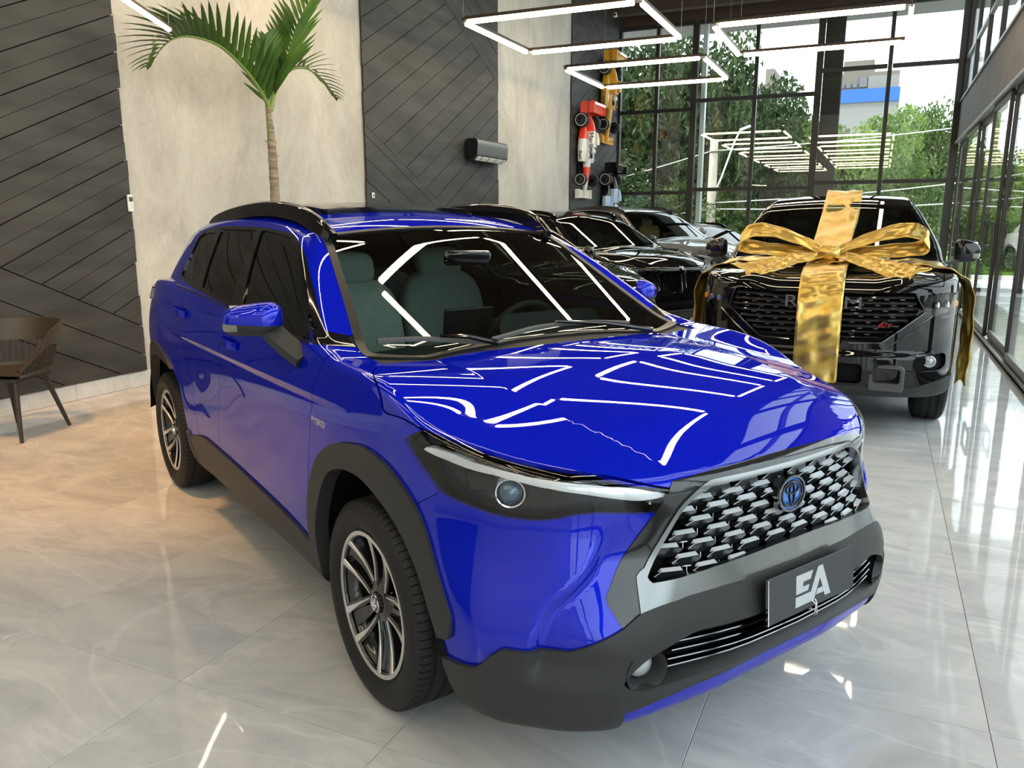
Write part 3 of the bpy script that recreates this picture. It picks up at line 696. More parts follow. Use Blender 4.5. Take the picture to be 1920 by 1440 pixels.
def headlamp(hs, s, F, P):
    lp = sheet('headlamp', hs, F, M_LENS, P, .001, .0)
    hs2 = [hs[0].copy(), hs[1]]; N = normals(F, hs[0])
    sheet('lamp_housing', hs, F, M_LAMPDARK, lp, -.05, -.05, N)
    x, y, z = sym(hs); st, rest = cut(hs, sdpoly(x, z, HSTRIP)); sheet('light_guide', st, F, M_WHITELAMP, lp, -.010, .03)
    # fine ribs above the light guide
    x, y, z = sym(rest); up = np.interp(x, [.22,.302,.396,.529,.709,.834], [.93,.972,.957,.933,.907,.861]); lo_ = np.interp(x, [.287,.293,.404,.469,.582,.739,.788,.832], [.917,.928,.922,.909,.899,.884,.874,.853])
    for k in range(4):
        m = pick(rest, lambda c: c[:,2] > -9); xx, yy, zz = sym(m); u = np.interp(xx, [.22,.302,.396,.529,.709,.834], [.93,.972,.957,.933,.907,.861]); l = np.interp(xx, [.287,.293,.404,.469,.582,.739,.788,.832], [.917,.928,.922,.909,.899,.884,.874,.853])
        t = l + (u - l)*(.18 + .2*k); a, _ = cut(m, np.maximum(np.abs(zz - t) - .0022, np.maximum(.32 - xx, xx - .80))); sheet('lamp_rib', a, F, M_DCHROME, lp, -.020 - .005*k, .02)['kind'] = 'stuff'
    # projector
    c = np.array([[.560, s*.757, .836]]); n = normals(F, c)[0]; c = c[0] - n*.045
    d = Vector((n[0]*.9 + .35, n[1]*.75, -.02)).normalized(); Mx = frame(c, d.cross(Vector((0,0,1))), d.cross(Vector((0,0,1))).cross(d), d)
    b = MB().lathe([(.050,-.03),(.044,.0),(.034,.010),(.036,.02),(.040,.021)], 32); b.build('projector_bezel', M_CHROME, lp, 40, Mx)
    b = MB().lathe([(.033,.004),(.030,.018),(.022,.027),(.011,.032),(.0,.0335)], 32); b.build('projector_lens', M_PROJ, lp, 60, Mx)
    b = MB().box((0,0,0), (.10,.075,.05), bev=.015); b.build('lamp_module', M_LAMPDARK, lp, 40, frame(c - n*.012 + np.array([-.09, s*.03, .010]), d.cross(Vector((0,0,1))), (0,0,1), d))
M_SURROUND = mat('dark_grille_surround', (.028,.030,.031), .12, .6, coat=.5)
M_FOG = mat('fog_lens', (.40,.43,.45), .15, .3, coat=1)
M_PROJ = mat('projector_lens', (.06,.12,.18), .03, .2, coat=1, spec=.8)
MESHSURF = heros()

def surf_pt(y, z, off=0.0):
    """point of the nose at (y, z)"""
    xs = np.linspace(1.05, .4, 900); f = hero_F(xs, np.full(900, y), np.full(900, z)); i = np.argmax(f <= 0); p = np.array([[xs[i], y, z]]); p = project(hero_F, p); n = normals(hero_F, p)
    return Vector(p[0] + n[0]*off), Vector(n[0])
# honeycomb scales
def scale_me():
    m = MB()   # dark hexagon face under its bright brow (local x right, y up, z out)
    m.add([(-.033,.0,.010),(.033,.0,.010),(.046,-.012,.0),(.026,-.030,-.010),(-.026,-.030,-.010),(-.046,-.012,.0), (-.040,-.004,-.03),(.040,-.004,-.03),(.05,-.014,-.035),(.028,-.034,-.035),(-.028,-.034,-.035),(-.05,-.014,-.035)],
          [(0,5,4,3,2,1),(0,1,7,6),(1,2,8,7),(2,3,9,8),(3,4,10,9),(4,5,11,10),(5,0,6,11)])
    return m
_hex = None
M_SCALE = mat('grille_scale_black', (.012,.014,.016), .2, .2, spec=.6); M_SCALEBAR = mat('grille_scale_edge', (.74,.78,.83), .18, .35, coat=1)
def bar_me():
    m = MB(); m.add([(-.028,-.001,.0116),(.031,-.001,.0116),(.031,.0075,-.002),(-.025,.0075,-.002),(-.046,-.0125,.0008),(-.0435,-.0125,.002),(-.027,.001,.0121)], [(0,1,2,3),(0,4,5),(0,3,4)])
    m.add([(.040,.004,-.012),(.066,.004,-.012),(.066,.0065,-.012),(.040,.0065,-.012),(.0525,-.012,-.014),(.0545,-.012,-.014),(.0545,.004,-.012),(.0525,.004,-.012)], [(0,1,2,3),(4,5,6,7)]); return m
SC_ME = scale_me().me('grille_scale', M_SCALE, 20); BAR_ME = bar_me().me('scale_edge', M_SCALEBAR, 20)
rows = 9; z0 = .652; dz = .0288
for r in range(rows):
    z = z0 + dz*r
    for k in range(-6, 7):
        y = (k + (.5 if r % 2 else 0))*.1085
        if sdpoly(np.array([y]), np.array([z]), MESHP)[0] > .002: continue
        if abs(y) < .05 and abs(z - .782) < .036: continue
        p, n = surf_pt(y, z, -.020); n = (n + Vector((0,0,0))).normalized(); xa = Vector((0,0,1)).cross(n).normalized(); Mx = frame(p, xa, n.cross(xa), n)
        o = link('grille_scale', SC_ME, HERO, Mx); link('scale_edge', BAR_ME, o)
# emblem
p, n = surf_pt(0, .782, -.004); xa = Vector((0,0,1)).cross(n).normalized(); EM = frame(p, xa, n.cross(xa), n)
eb = MB().lathe([(0,.008),(.045,.010),(.056,.006),(.058,-.02)], 48).tf(Matrix.Diagonal((1,.86,1,1))); eb = eb.build('emblem', M_BADGEBLUE, HERO, 40, EM)
MB().lathe([(.052,.004),(.054,.013),(.060,.013),(.063,.004),(.062,-.02)], 48).tf(Matrix.Diagonal((1,.86,1,1))).build('emblem_ring', M_DCHROME, eb, 40)
emblem_parts(eb, frame((0,0,.009), (1,0,0), (0,1,0), (0,0,1)), .046, M_GLOSS, name='emblem_ovals')
# number plate with the dealer's letters
pa, na = surf_pt(0, .535, .034); PN = Vector((math.cos(R(4)), 0, math.sin(R(4)))); PM = frame(pa, (0,1,0), PN.cross(Vector((0,1,0))), PN)
pl_ = MB().box((0,0,0), (.40,.13,.004), bev=.001).build('number_plate', M_PLATE, HERO, 30, PM)
MB().box((-.2005,0,.001), (.004,.126,.010), bev=.001).build('plate_holder_edge', M_CHROME, pl_, 30)
MB().box((0,0,-.012), (.36,.10,.02)).build('plate_bracket', M_DARK, pl_)
def flat(parent, name, polys, m, M): 
    b = MB()
    for p in polys: b.prism(p, 0, .0008)
    return b.build(name, m, parent, 30, M)
EAM = Matrix.Translation((.0,.0,.0022))
flat(pl_, 'plate_letters', [[(-.078,.043),(-.002,.043),(-.012,.020),(-.045,.020),(-.048,.006),(-.018,.006),(-.024,-.010),(-.078,-.010)],
                            [(-.080,-.018),(-.010,-.018),(.022,.047),(.044,.047),(.083,-.047),(.056,-.047),(.032,.012),(.014,-.022),(.005,-.047),(-.080,-.047)],
                            [(.020,-.018),(.044,-.018),(.050,-.034),(.014,-.034)]], M_BADGE, EAM)
cl = MB(); cl.tube([(-.006,-.045,.004),(.0,-.055,.012),(-.006,-.085,.012),(.006,-.085,.012),(.004,-.055,.012),(.008,-.045,.004)], .0017, 6); cl.tube([(-.03,-.062,.01),(-.022,-.058,.012),(-.018,-.066,.012)], .0015, 6); cl.build('plate_clip', M_CHROME, pl_)
# intake slats and fog lamps
for k, z in enumerate((.474,.451,.428,.404)):
    w = .450 + .010*k; pts = [surf_pt(y, z, -.012)[0] for y in np.linspace(-w, w, 15)]
    MB().sweep(pts, [(-.012,-.0022),(.004,-.0022),(.006,0),(.004,.0022),(-.012,.0022)]).build('intake_slat', M_DCHROME, HERO)
for s in (-1, 1):
    p, n = surf_pt(s*.532, .412, -.006); d = (n + Vector((.5,0,0))).normalized(); xa = Vector((0,0,1)).cross(d).normalized(); Fm = frame(p, xa, d.cross(xa), d)
    fg = MB().lathe([(.060,.012),(.052,.004),(.044,-.02),(.038,-.03)], 32).build('fog_lamp', M_PLASTIC, HERO, 40, Fm)
    MB().lathe([(.034,-.022),(.030,-.016),(.018,-.011),(0,-.010)], 28).build('fog_lens', M_FOG, fg, 60)
    p, n = surf_pt(s*.695, .648, -.0005)
    MB().lathe([(0,.0015),(.009,.0015),(.010,0),(.0115,.001),(.013,0)], 24).build('parking_sensor', M_BLUE, HERO, 30, frame(p, Vector((0,0,1)).cross(n), n.cross(Vector((0,0,1)).cross(n)), n))
# wheels and their wells
HW = hero_wheel(); first = True
for (x, st) in ((0, -1), (-2.64, 0)):
    for s in (1, -1):
        w = HW if first else copy_tree(HW); first = False; w.parent = HERO
        w.matrix_local = Matrix.Translation((x, s*.785, .335)) @ Matrix.Rotation(R(st) + (0 if s > 0 else math.pi), 4, 'Z') @ Matrix.Rotation(R(23 + 31*x), 4, 'Y')
        A = AIN_F if x == 0 else AIN_R; m = MB(); pts = [p for p in A if p[1] > .36]; pts = sorted(pts, key=lambda p: math.atan2(p[1]-.3, p[0]-x))
        m.grid([[(p[0]*1.0, s*.89, p[1]), (x+(p[0]-x)*1.05, s*.86, .3+(p[1]-.3)*1.05), (x+(p[0]-x)*1.05, s*.58, .3+(p[1]-.3)*1.05), (x, s*.575, .33)] for p in pts]); m.build('wheel_well', M_DARK, HERO)
# underbody
MB().box((-1.3, 0, .26), (4.1, 1.15, .10), bev=.03).build('underbody', M_DARK, HERO)
m = MB(); m.tube([(.46,-.60,.24),(.47,-.62,.215),(.50,-.70,.20),(.50,-.76,.215),(.48,-.78,.25)], .006, 6); m.box((.47,-.69,.235), (.01,.16,.05)); m.build('air_deflector', M_PLASTIC, HERO)
# ------------------------------------------------------------------ blue crossover: fittings
def mirror(parent, F0, T, m_cap, a=.108, b=.072, c=.066, arm=None):
    """door mirror; local u outwards, v forward, w up; T places it"""
    def F(u, v, w):
        cc = c*(1 - .22*np.clip((u + a)/(2*a), 0, 1)); up = .012*np.clip((u+a)/(2*a), 0, 1)
        q = (np.abs(u/a)**4 + np.abs(np.minimum(v,1)/b)**2.4 + np.abs((w + up)/cc)**2.6)**(1/2.6) - 1
        return smax(q*.065, -.012 - v, .008)
    M = nets(F, (-.126,-.030,-.090), (.126,.090,.090), .0072)
    h = link('mirror', None, parent, T)
    V = M[0]; s = V[:,2] + .018 + .020*(V[:,0])/a*-.3
    cap, rest = cut(M, -s - .0); band, low = cut(rest, -(rest[0][:,2] + .040 + .03*rest[0][:,0]))
    sheet('mirror_cap', cap, F, m_cap, h, .001, .004); V = band[0]; ind, band = cut(band, np.maximum(.035 - V[:,0], -.0 - V[:,1]))
    sheet('mirror_band', band, F, M_PLASTIC, h, -.001, .004); sheet('turn_signal', ind, F, M_SIGNAL, h, .0, .004); sheet('mirror_base', low, F, M_PLASTIC, h, -.001, .004)
    MB().box((0,-.0155,-.004), (.18,.002,.10), bev=.001).build('mirror_glass', M_CHROME, h)
    return h
for s in (-1, 1):
    T = Matrix.Translation((-.700, s*.972, 1.187)) @ frame((0,0,0), (-.62, s*.80, -.03), (.80, s*.62, .0), (0,0,1))
    h = mirror(HERO, None, T, M_BLUE)
    m = MB(); m.sweep([(-.635, s*.925, 1.138), (-.595, s*.915, 1.115), (-.535, s*.890, 1.080), (-.495, s*.868, 1.055)], [(-.040,-.018),(.030,-.024),(.042,0),(.030,.020),(-.038,.018)], up=(.6,s*.2,.75)); m.build('mirror_arm', M_PLASTIC, HERO, 40)
# roof rails
for s in (-1, 1):
    pts = [(-.935,.555,1.462),(-.99,.566,1.500),(-1.06,.574,1.535),(-1.17,.580,1.566),(-1.31,.583,1.585),(-1.55,.583,1.598),(-1.8,.582,1.594),(-2.03,.578,1.583),(-2.25,.572,1.567),(-2.5,.562,1.540),(-2.66,.55,1.505)]
    P = crom([(p[0], s*p[1], p[2]) for p in pts], 3, False)
    MB().sweep(P, [(-.024,-.045),(.024,-.045),(.020,.016),(.010,.023),(-.010,.023),(-.020,.016)]).build('roof_rail', M_GLOSS, HERO, 40)
# wipers
def on_car(x, y, off):
    zs = np.linspace(1.7, .7, 900); f = hero_F(np.full(900, x), np.full(900, y), zs); z = zs[np.argmax(f <= 0)]; p = project(hero_F, np.array([[x, y, z]])); n = normals(hero_F, p); return Vector(p[0] + n[0]*off)
for pts in ([(-.319,-.675),(-.302,-.575),(-.282,-.50),(-.245,-.422),(-.19,-.36),(-.155,-.315)], [(-.175,-.29),(-.208,-.18),(-.245,-.04),(-.255,.14),(-.255,.28),(-.245,.44)]):
    P = [on_car(x, y, .018) for x, y in pts]; P = [Vector(p) for p in crom(P, 4, False)]
    w = link('wiper', None, HERO); MB().sweep(P, [(-.010,-.006),(.010,-.006),(.009,.004),(0,.010),(-.009,.004)]).build('wiper_blade', M_WIPER, w, 40)
    Q = [on_car(pts[-1][0]+.03 if pts[0][1] < -.5 else .36*0 - .12, pts[-1][1]+.02, .016), P[len(P)//2] + Vector((.012,0,.016))]; Q = [Q[0], (Q[0]+Q[1])/2 + Vector((.0,0,.010)), Q[1]]
    MB().tube(Q, [.011,.009,.006], 8).build('wiper_arm', M_GLOSS, w, 40)
# door handles
for s in (-1, 1):
    for x in (-1.275, -2.165):
        z = 1.018 if x > -2 else 1.075
        pts = []
        for t in np.linspace(-1, 1, 9):
            p = project(hero_F, np.array([[x + .10*t, s*.9, z + .006*t*-1]])); n = normals(hero_F, p); pts.append(p[0] + n[0]*(.030*(1-abs(t)**4) + .002))
        h = link('door_handle', None, HERO); MB().sweep(pts, [(-.006,-.014),(.006,-.016),(.008,0),(.006,.015),(-.006,.014)], up=(0,0,1)).build('handle_bar', M_BLUE, h, 60)
        p = project(hero_F, np.array([[x, s*.9, z]])); n = normals(hero_F, p); nn = Vector(n[0]); xa = Vector((1,0,0)); 
        b = MB().lathe([(0,-.006),(.03,-.004),(.040,.0006),(.043,.001)], 24).tf(Matrix.Diagonal((1.4,.75,1,1))).build('handle_cup', M_BLUE, h, 60, frame(p[0], xa, nn.cross(xa), nn))
    # script on the front wing
    p = project(hero_F, np.array([[-.325, s*.9, .868]])); n = Vector(normals(hero_F, p)[0]); xa = Vector((-s, 0, .0)); up = n.cross(xa); Mx = frame(Vector(p[0]) + n*.0015, xa, up, n)
    txt('wing_script', 'HYBRID', .034, M_CHROME, HERO, Mx, .0015, 1.0)
    # bright line under the side windows
    pts = []
    for x in np.linspace(-2.45, -.46, 24):
        z = np.interp(x, [-2.56,-2.402,-1.775,-1.351,-.916,-.526,-.385], [1.225,1.209,1.176,1.152,1.134,1.118,1.115]) - .006
        p = project(hero_F, np.array([[x, s*.85, z]])); n = normals(hero_F, p); pts.append(p[0] + n[0]*.003)
    MB().tube(pts, .0045, 6).build('belt_trim', M_DCHROME, HERO)
    # rear spoiler side blade
    MB().prism([(-2.56,1.452),(-2.60,1.474),(-2.70,1.474),(-2.72,1.452)], s*.565, s*.618, 'xz').build('spoiler_blade', M_GLOSS, HERO)
MB().prism([(-3.02,1.525),(-3.06,1.490),(-3.20,1.472),(-3.22,1.482)], -.46, .46, 'xz').build('roof_spoiler', M_BLUE, HERO)
# cabin
def seat(x, y):
    t = link('seat', None, HERO, Matrix.Translation((x, y, 0)))
    def pad(F, lo, hi, nm, h=.018): sheet(nm, nets(F, lo, hi, h), F, M_SEAT, t, 0, 0)
    def sq(cx, cz, a, b, c, lean):
        def F(X, Y, Z):
            X2 = X - cx + (Z - cz)*lean; return ((np.abs(X2/a)**3.5 + np.abs(Y/b)**3.5 + np.abs((Z-cz)/c)**3.5)**(1/3.5) - 1)*min(a,b,c)
        return F
    pad(sq(-.02,.93,.075,.255,.34,.20), (-.22,-.28,.56), (.20,.28,1.30), 'backrest')
    pad(sq(-.085,1.315,.052,.135,.078,.15), (-.18,-.16,1.21), (.02,.16,1.42), 'headrest')
    pad(sq(.25,.56,.27,.25,.085,.0), (-.05,-.28,.45), (.55,.28,.67), 'cushion')
    for d in (-.05, .05): MB().tube([(-.07,d,1.2),(-.075,d,1.3)], .006, 6).build('headrest_post', M_CHROME, t)
for x, y in ((-1.20,-.35), (-1.55,.35)): seat(x, y)
m = MB(); rows = []
for x, z in ((-.27,1.045),(-.40,1.048),(-.60,1.040),(-.72,1.020),(-.78,.96),(-.76,.85),(-.70,.60)):
    rows.append([(x + .05*(y/.7)**2*-1, y, z - .03*abs(y/.7)**3) for y in np.linspace(-.74,.74,17)])
m.grid(rows); dash = m.build('dashboard', M_DASH, HERO, 60)
MB().prism(rpoly([(-.30,.0),(-.26,.07),(.26,.07),(.30,.0),(.26,-.05),(-.26,-.05)], .03), -.05, .05).build('instrument_hood', M_DASH, HERO, 40, frame((-.70,.37,1.05), (0,1,0), (-.3,0,1), (1,0,.3)))
MB().box((0,0,0), (.25,.155,.018), bev=.005).build('centre_screen', M_SCREEN, HERO, 30, frame((-.755,-.02,1.085), (0,1,0), (.15,0,1), (-1,0,.15)))
sw = MB(); cen = Vector((-.90,.37,.99)); ax = Vector((-.90,0,.44)).normalized(); u = Vector((0,1,0)); v = ax.cross(u)
sw.tube([cen + (u*math.cos(t) + v*math.sin(t))*.183 for t in np.linspace(0, 2*math.pi, 33)], .0155, 8, False)
for t in (0, math.pi, math.pi*.5): sw.tube([cen + (u*math.cos(t) + v*math.sin(t))*.17, cen + (u*math.cos(t) + v*math.sin(t))*.05 - ax*.03], .014, 6)
sw.lathe([(0,0),(.06,0),(.065,-.03),(.05,-.06)], 20, 'z'); 
k = len(sw.V); Mx = frame(cen - ax*.01, u, v, ax); lath = 20*4; sw.V[-lath:] = [tuple(Mx @ Vector(q)) for q in sw.V[-lath:]]
sw.build('steering_wheel', M_DASH, HERO, 50)
MB().box((0,0,0), (.22,.062,.03), bev=.012).build('inner_mirror', M_GLOSS, HERO, 40, frame((-.74,-.03,1.375), (.12,1,0), (.25,0,1), (-1,.12,.25)))
MB().box((-1.55, 0, .44), (2.6, 1.46, .06)).build('cabin_floor', M_DARK, HERO)
def bench(F): pass
Fb = lambda X, Y, Z: ((np.abs((X + 2.35 + (Z-.95)*.25)/.09)**4 + np.abs(Y/.62)**6 + np.abs((Z-.92)/.33)**4)**(1/4) - 1)*.09
sheet('rear_bench', nets(Fb, (-2.62,-.66,.55), (-2.1,.66,1.29), .026), Fb, M_SEAT, HERO, 0, 0)
# ------------------------------------------------------------------ room
LX, RX, YB, YF, CZ = -6.25, 1.31, 20.0, -6.0, 6.9
def struct(name, mb, m, parent=None, smooth=30): return tag(mb.build(name, m, parent, smooth), kind='structure') if parent is None else mb.build(name, m, parent, smooth)
fl = struct('floor', MB().box(((LX+RX)/2, (YB+YF)/2, -.06), (RX-LX+.4, YB-YF+.4, .10)), M_GROUT)
TS = .8225; tm = MB().box((0,0,-.006), (TS-.0018, TS-.0018, .012), bev=.0009).me('floor_tile', M_TILE, 30); nt = 0
x = .432 - TS*.5
while x > LX - TS: x -= TS
xs = [x + TS*i for i in range(12)]; y0 = 1.737 - TS*.5 - TS*9
for xx in xs:
    for j in range(31):
        yy = y0 + TS*j
        if xx - TS/2 > RX or xx + TS/2 < LX + .02 or yy > YB: continue
        # only the tiles that can be seen from the front half of the hall; the rest stay one slab
        if yy < -3.2: continue
        link('floor_tile', tm, fl, Matrix.Translation((xx, yy, 0))); nt += 1
MBx = MB().box(((LX+RX)/2, (y0+YF-3.2)/2-.0, -.008), (RX-LX, .01, .01))
struct('ceiling', MB().box(((LX+RX)/2, (YB+YF)/2, CZ+.1), (RX-LX+.6, YB-YF+.6, .2)), M_CEIL)
wl = struct('wall_left', MB().box((LX-.12, (YB+YF)/2, CZ/2), (.24, YB-YF+.4, CZ)), M_CEMENT)
# unseen rear wall behind the viewer: solid, its white chosen to bounce light forward
struct('wall_back', MB().box(((LX+RX)/2, YF-.1, CZ/2), (RX-LX+.2, .2, CZ)), M_WHITEWALL)
# skirting
sk = tag(link('baseboard_left', None), kind='structure')
for i in range(32):
    yy = -5.7 + .815*i + .04
    if yy > YB-.2: break
    MB().box((LX+.009, yy, .072), (.018, .813, .142), bev=.002).build('tile', M_SKIRT, sk)
# cement board panels, laid in diagonals
def clip(poly, n, c):
    """keep the side n.p <= c"""
    out = []
    for i in range(len(poly)):
        a, b = poly[i-1], poly[i]; da, db = a[0]*n[0]+a[1]*n[1]-c, b[0]*n[0]+b[1]*n[1]-c
        if (da <= 0) != (db <= 0): t = da/(da-db); out.append((a[0]+(b[0]-a[0])*t, a[1]+(b[1]-a[1])*t))
        if db <= 0: out.append(b)
    return out
def plank(parent, poly, th=.022):
    if len(poly) < 3: return
    a = sum(poly[i-1][0]*poly[i][1]-poly[i][0]*poly[i-1][1] for i in range(len(poly)))/2
    if abs(a) < .004: return
    if a < 0: poly = poly[::-1]
    t = th + rng.uniform(-.0025, .0025); m = MB(); V = [(LX+.012, p[0], p[1]) for p in poly] + [(LX+.012+t, p[0], p[1]) for p in poly]; n = len(poly)
    m.add(V, [(i, (i+1) % n, (i+1) % n+n, i+n) for i in range(n)] + [tuple(range(n))[::-1], tuple(range(n, 2*n))]); m.build('plank', M_PLANK, parent, 20)
def field(parent, y0, y1, z0, z1, ang, through, pitch, gaps, halves):
    """strips at an angle through a point, pitch measured upright, kept inside the half planes"""
    d = (math.cos(R(ang)), math.sin(R(ang))); nn = (-d[1], d[0]); c0 = nn[0]*through[0] + nn[1]*through[1]; p = pitch*math.cos(R(ang))
    for k in range(-40, 40):
        g0, g1 = gaps[k % len(gaps)], gaps[(k+1) % len(gaps)]; j0, j1 = rng.uniform(-.012,.012), rng.uniform(-.012,.012)
        q = [(y0+j0, z0), (y1+j1, z0), (y1+j1, z1), (y0+j0, z1)]
        q = clip(q, nn, c0 + p*(k+1) - g1/2); q = clip(q, (-nn[0], -nn[1]), -(c0 + p*k + g0/2))
        for n, c in halves:
            if q: q = clip(q, n, c)
        if q: plank(parent, q)
def half(ang, pt, above, off=0):
    d = (math.cos(R(ang)), math.sin(R(ang))); n = (-d[1], d[0]); c = n[0]*pt[0] + n[1]*pt[1]
    return ((-n[0], -n[1]), -c - off) if above else (n, c - off)
def panel(i, y0, y1, sh, a_up, a_dn, p_up, p_dn, gup, low, high):
    b = struct('trim_%d' % i, MB().box((LX+.007, (y0+y1)/2, (CZ+.15)/2), (.012, y1-y0-.03, CZ-.16)), M_GAP)
    z0, z1 = .146, CZ - .02
    L0 = (low[0], low[1]); U0 = (high[0], high[1])
    # middle field, border strips, lower and upper fields
    field(b, y0, y1, z0, z1, a_up, sh, p_up, gup, [half(a_dn, L0, True, .115 if i > 1 else .005), half(a_dn, U0, False, .155)])
    if i > 1: field(b, y0, y1, z0, z1, a_dn, L0, .125, [.004], [half(a_dn, L0, True, .004), half(a_dn, (L0[0], L0[1]+.125), False, .0)])
    field(b, y0, y1, z0, z1, a_dn, L0, p_dn, [.008], [half(a_dn, L0, False, .004)])
    field(b, y0, y1, z0, z1, a_dn, U0, p_dn, [.008], [half(a_dn, U0, True, .004)])
    field(b, y0, y1, z0, z1, a_dn, (U0[0], U0[1]-.17), .17, [.006], [half(a_dn, (U0[0], U0[1]-.17), True, 0), half(a_dn, U0, False, .004)])
panel(1, 1.40, 5.26, (4.23, 2.80), 25.1, -25.8, .152, .27, [.010, .004], (4.02, 1.16), (4.02, 6.0))
panel(2, 8.98, 13.00, (9.04, 4.08), 29.4, -26.2, .291, .29, [.009], (9.06, 2.59), (11.36, 4.81))
panel(3, 16.62, 19.97, (16.64, 4.08), 29.4, -26.2, .291, .29, [.009], (16.66, 2.59), (18.96, 4.81))
panel(4, -6.0, -1.9, (-5.0, 4.08), 29.4, -26.2, .291, .29, [.009], (-5.9, 2.4), (-3.6, 4.6))
# ---- end wall: three glazed bays
PX = [-6.20, -5.26, -4.35, -2.93, -1.56, -.12, 1.27]
bays = [(0, 1, 2, 2.20, 4.15), (2, 3, 4, 2.27, 4.34), (4, 5, 6, 2.38, 4.82)]
for i, (a, c, b, za, zb) in enumerate(bays):
    top = 6.10
    w = struct('window_%d' % (i+1), MB().box((PX[a], YB, top/2), (.14 if a else .08, .14, top)), M_STEEL)
    MB().box((PX[c], YB, top/2), (.085, .11, top)).build('mullion', M_STEEL, w)
    if b == 6: MB().box((PX[b], YB, CZ/2), (.16, .16, CZ)).build('mullion', M_STEEL, w)
    for z in (.05, za, zb, top): 
        MB().box(((PX[a]+PX[c])/2, YB, z), (PX[c]-PX[a]-.1, .10, .085)).build('transom', M_STEEL, w); MB().box(((PX[c]+PX[b])/2, YB, z), (PX[b]-PX[c]-.1, .10, .085)).build('transom', M_STEEL, w)
    for p, q in ((PX[a], PX[c]), (PX[c], PX[b])):
        for z0, z1 in ((.09, za-.04), (za+.04, zb-.04), (zb+.04, top-.04)):
            MB().box(((p+q)/2, YB+.005, (z0+z1)/2), (q-p-.09, .010, z1-z0)).build('pane', M_PANE, w)
struct('wall_end', MB().box(((LX+RX)/2, YB+.05, (6.14+CZ)/2), (RX-LX+.3, .3, CZ-6.14)), M_CEIL)
struct('trim_5', MB().box(((LX+RX)/2, YB-.9, 6.52), (RX-LX, .25, .62)), M_CEIL)
# steel columns just outside the end wall
struct('trim_6', MB().box((-1.30, YB+.45, 3.2), (.34, .30, 6.6)).box((-1.30, YB+.30, 3.2), (.40,.03,6.6)).box((-1.30, YB+.60, 3.2), (.40,.03,6.6)), M_STEEL)
struct('trim_7', MB().box((-4.19, YB+.35, 3.2), (.10, .20, 6.6)), mat('pale_post', (.55,.57,.58), .4))
struct('trim_8', MB().box(((LX+RX)/2, YB+1.1, 6.35), (RX-LX+2, 1.9, .18)), mat('grey_soffit', (.20,.20,.19), .7))
# ---- glazed side: beam, upper lights, sliding doors
struct('wall_right', MB().box((RX+.13, (YB+YF)/2, 3.57), (.26, YB-YF, .80), bev=.012), M_BEAM)
struct('trim_9', MB().box((RX+.03, (YB+YF)/2, 3.15), (.14, YB-YF, .045)).box((RX+.10, (YB+YF)/2, 3.10), (.03, YB-YF, .06)).box((RX+.02, (YB+YF)/2, 3.99), (.10, YB-YF, .04)), M_ALUFR)
struct('trim_10', MB().box((RX+.06, (YB+YF)/2, .012), (.16, YB-YF, .03)).box((RX-.01, (YB+YF)/2, .03), (.02, YB-YF, .05)).box((RX+.11, (YB+YF)/2, .03), (.02, YB-YF, .05)), M_ALUFR)
ups = [19.9, 17.95, 15.95, 14.05, 12.0, 10.0, 8.0, 6.0, 4.0, 2.0, 0, -2, -4, -5.95]
wu = struct('window_7', MB().box((RX+.05, (YB+YF)/2, 4.86), (.07, YB-YF, .07)), M_ALUFR)
for i, yy in enumerate(ups):
    MB().box((RX+.05, yy, (4.0+CZ)/2), (.08, .09, CZ-4.0)).build('mullion', M_STEEL, wu)
    if i:
        y1 = ups[i-1]
        for z0, z1 in ((4.02, 4.82), (4.90, CZ)): MB().box((RX+.05, (yy+y1)/2, (z0+z1)/2), (.010, y1-yy-.09, z1-z0)).build('pane', M_PANE, wu)
dy = [19.85, 17.7, 15.55, 13.62, 11.92, 9.92, 7.95, 5.98, 4.0, 2.03, .06, -1.9, -3.9, -5.9]
for i in range(len(dy)-1):
    a, b = dy[i+1], dy[i]; xo = RX + (.035 if i % 2 else .085)
    d = tag(link('door_%d' % (i+1), None), kind='structure')
    for yy in (a+.03, b-.03): MB().box((xo, yy, 1.59), (.045, .075 if yy != a+.03 or i != 4 else .13, 3.06), bev=.004).build('stile', M_STEEL, d)
    MB().box((xo, (a+b)/2, .09), (.045, b-a-.06, .10), bev=.004).build('rail', M_ALUFR, d); MB().box((xo, (a+b)/2, 3.08), (.045, b-a-.06, .08)).build('rail', M_STEEL, d)
    MB().box((xo, (a+b)/2, 1.6), (.010, b-a-.1, 2.95)).build('pane', M_PANE, d)
    if i == 3:
        m = MB()
        for s, off in ((1, -.32), (1, .28)):
            pass
        yc = 11.93
        for o in (-.04, .09): 
            X = RX + .035 - .02 + 0*o
        h = MB(); X = RX - .045
        h.box((X, yc, 1.49), (.03, .62, .045)); h.box((X, yc, 1.20), (.03, .62, .045)); h.box((X, yc-.30, 1.345), (.03, .03, .29)); h.box((X, yc+.30, 1.345), (.03,.03,.29)); h.box((X+.04, yc-.0, 1.49), (.07,.05,.03)); h.box((X+.04, yc, 1.20), (.07,.05,.03)); h.build('door_handle', M_STEEL, d)
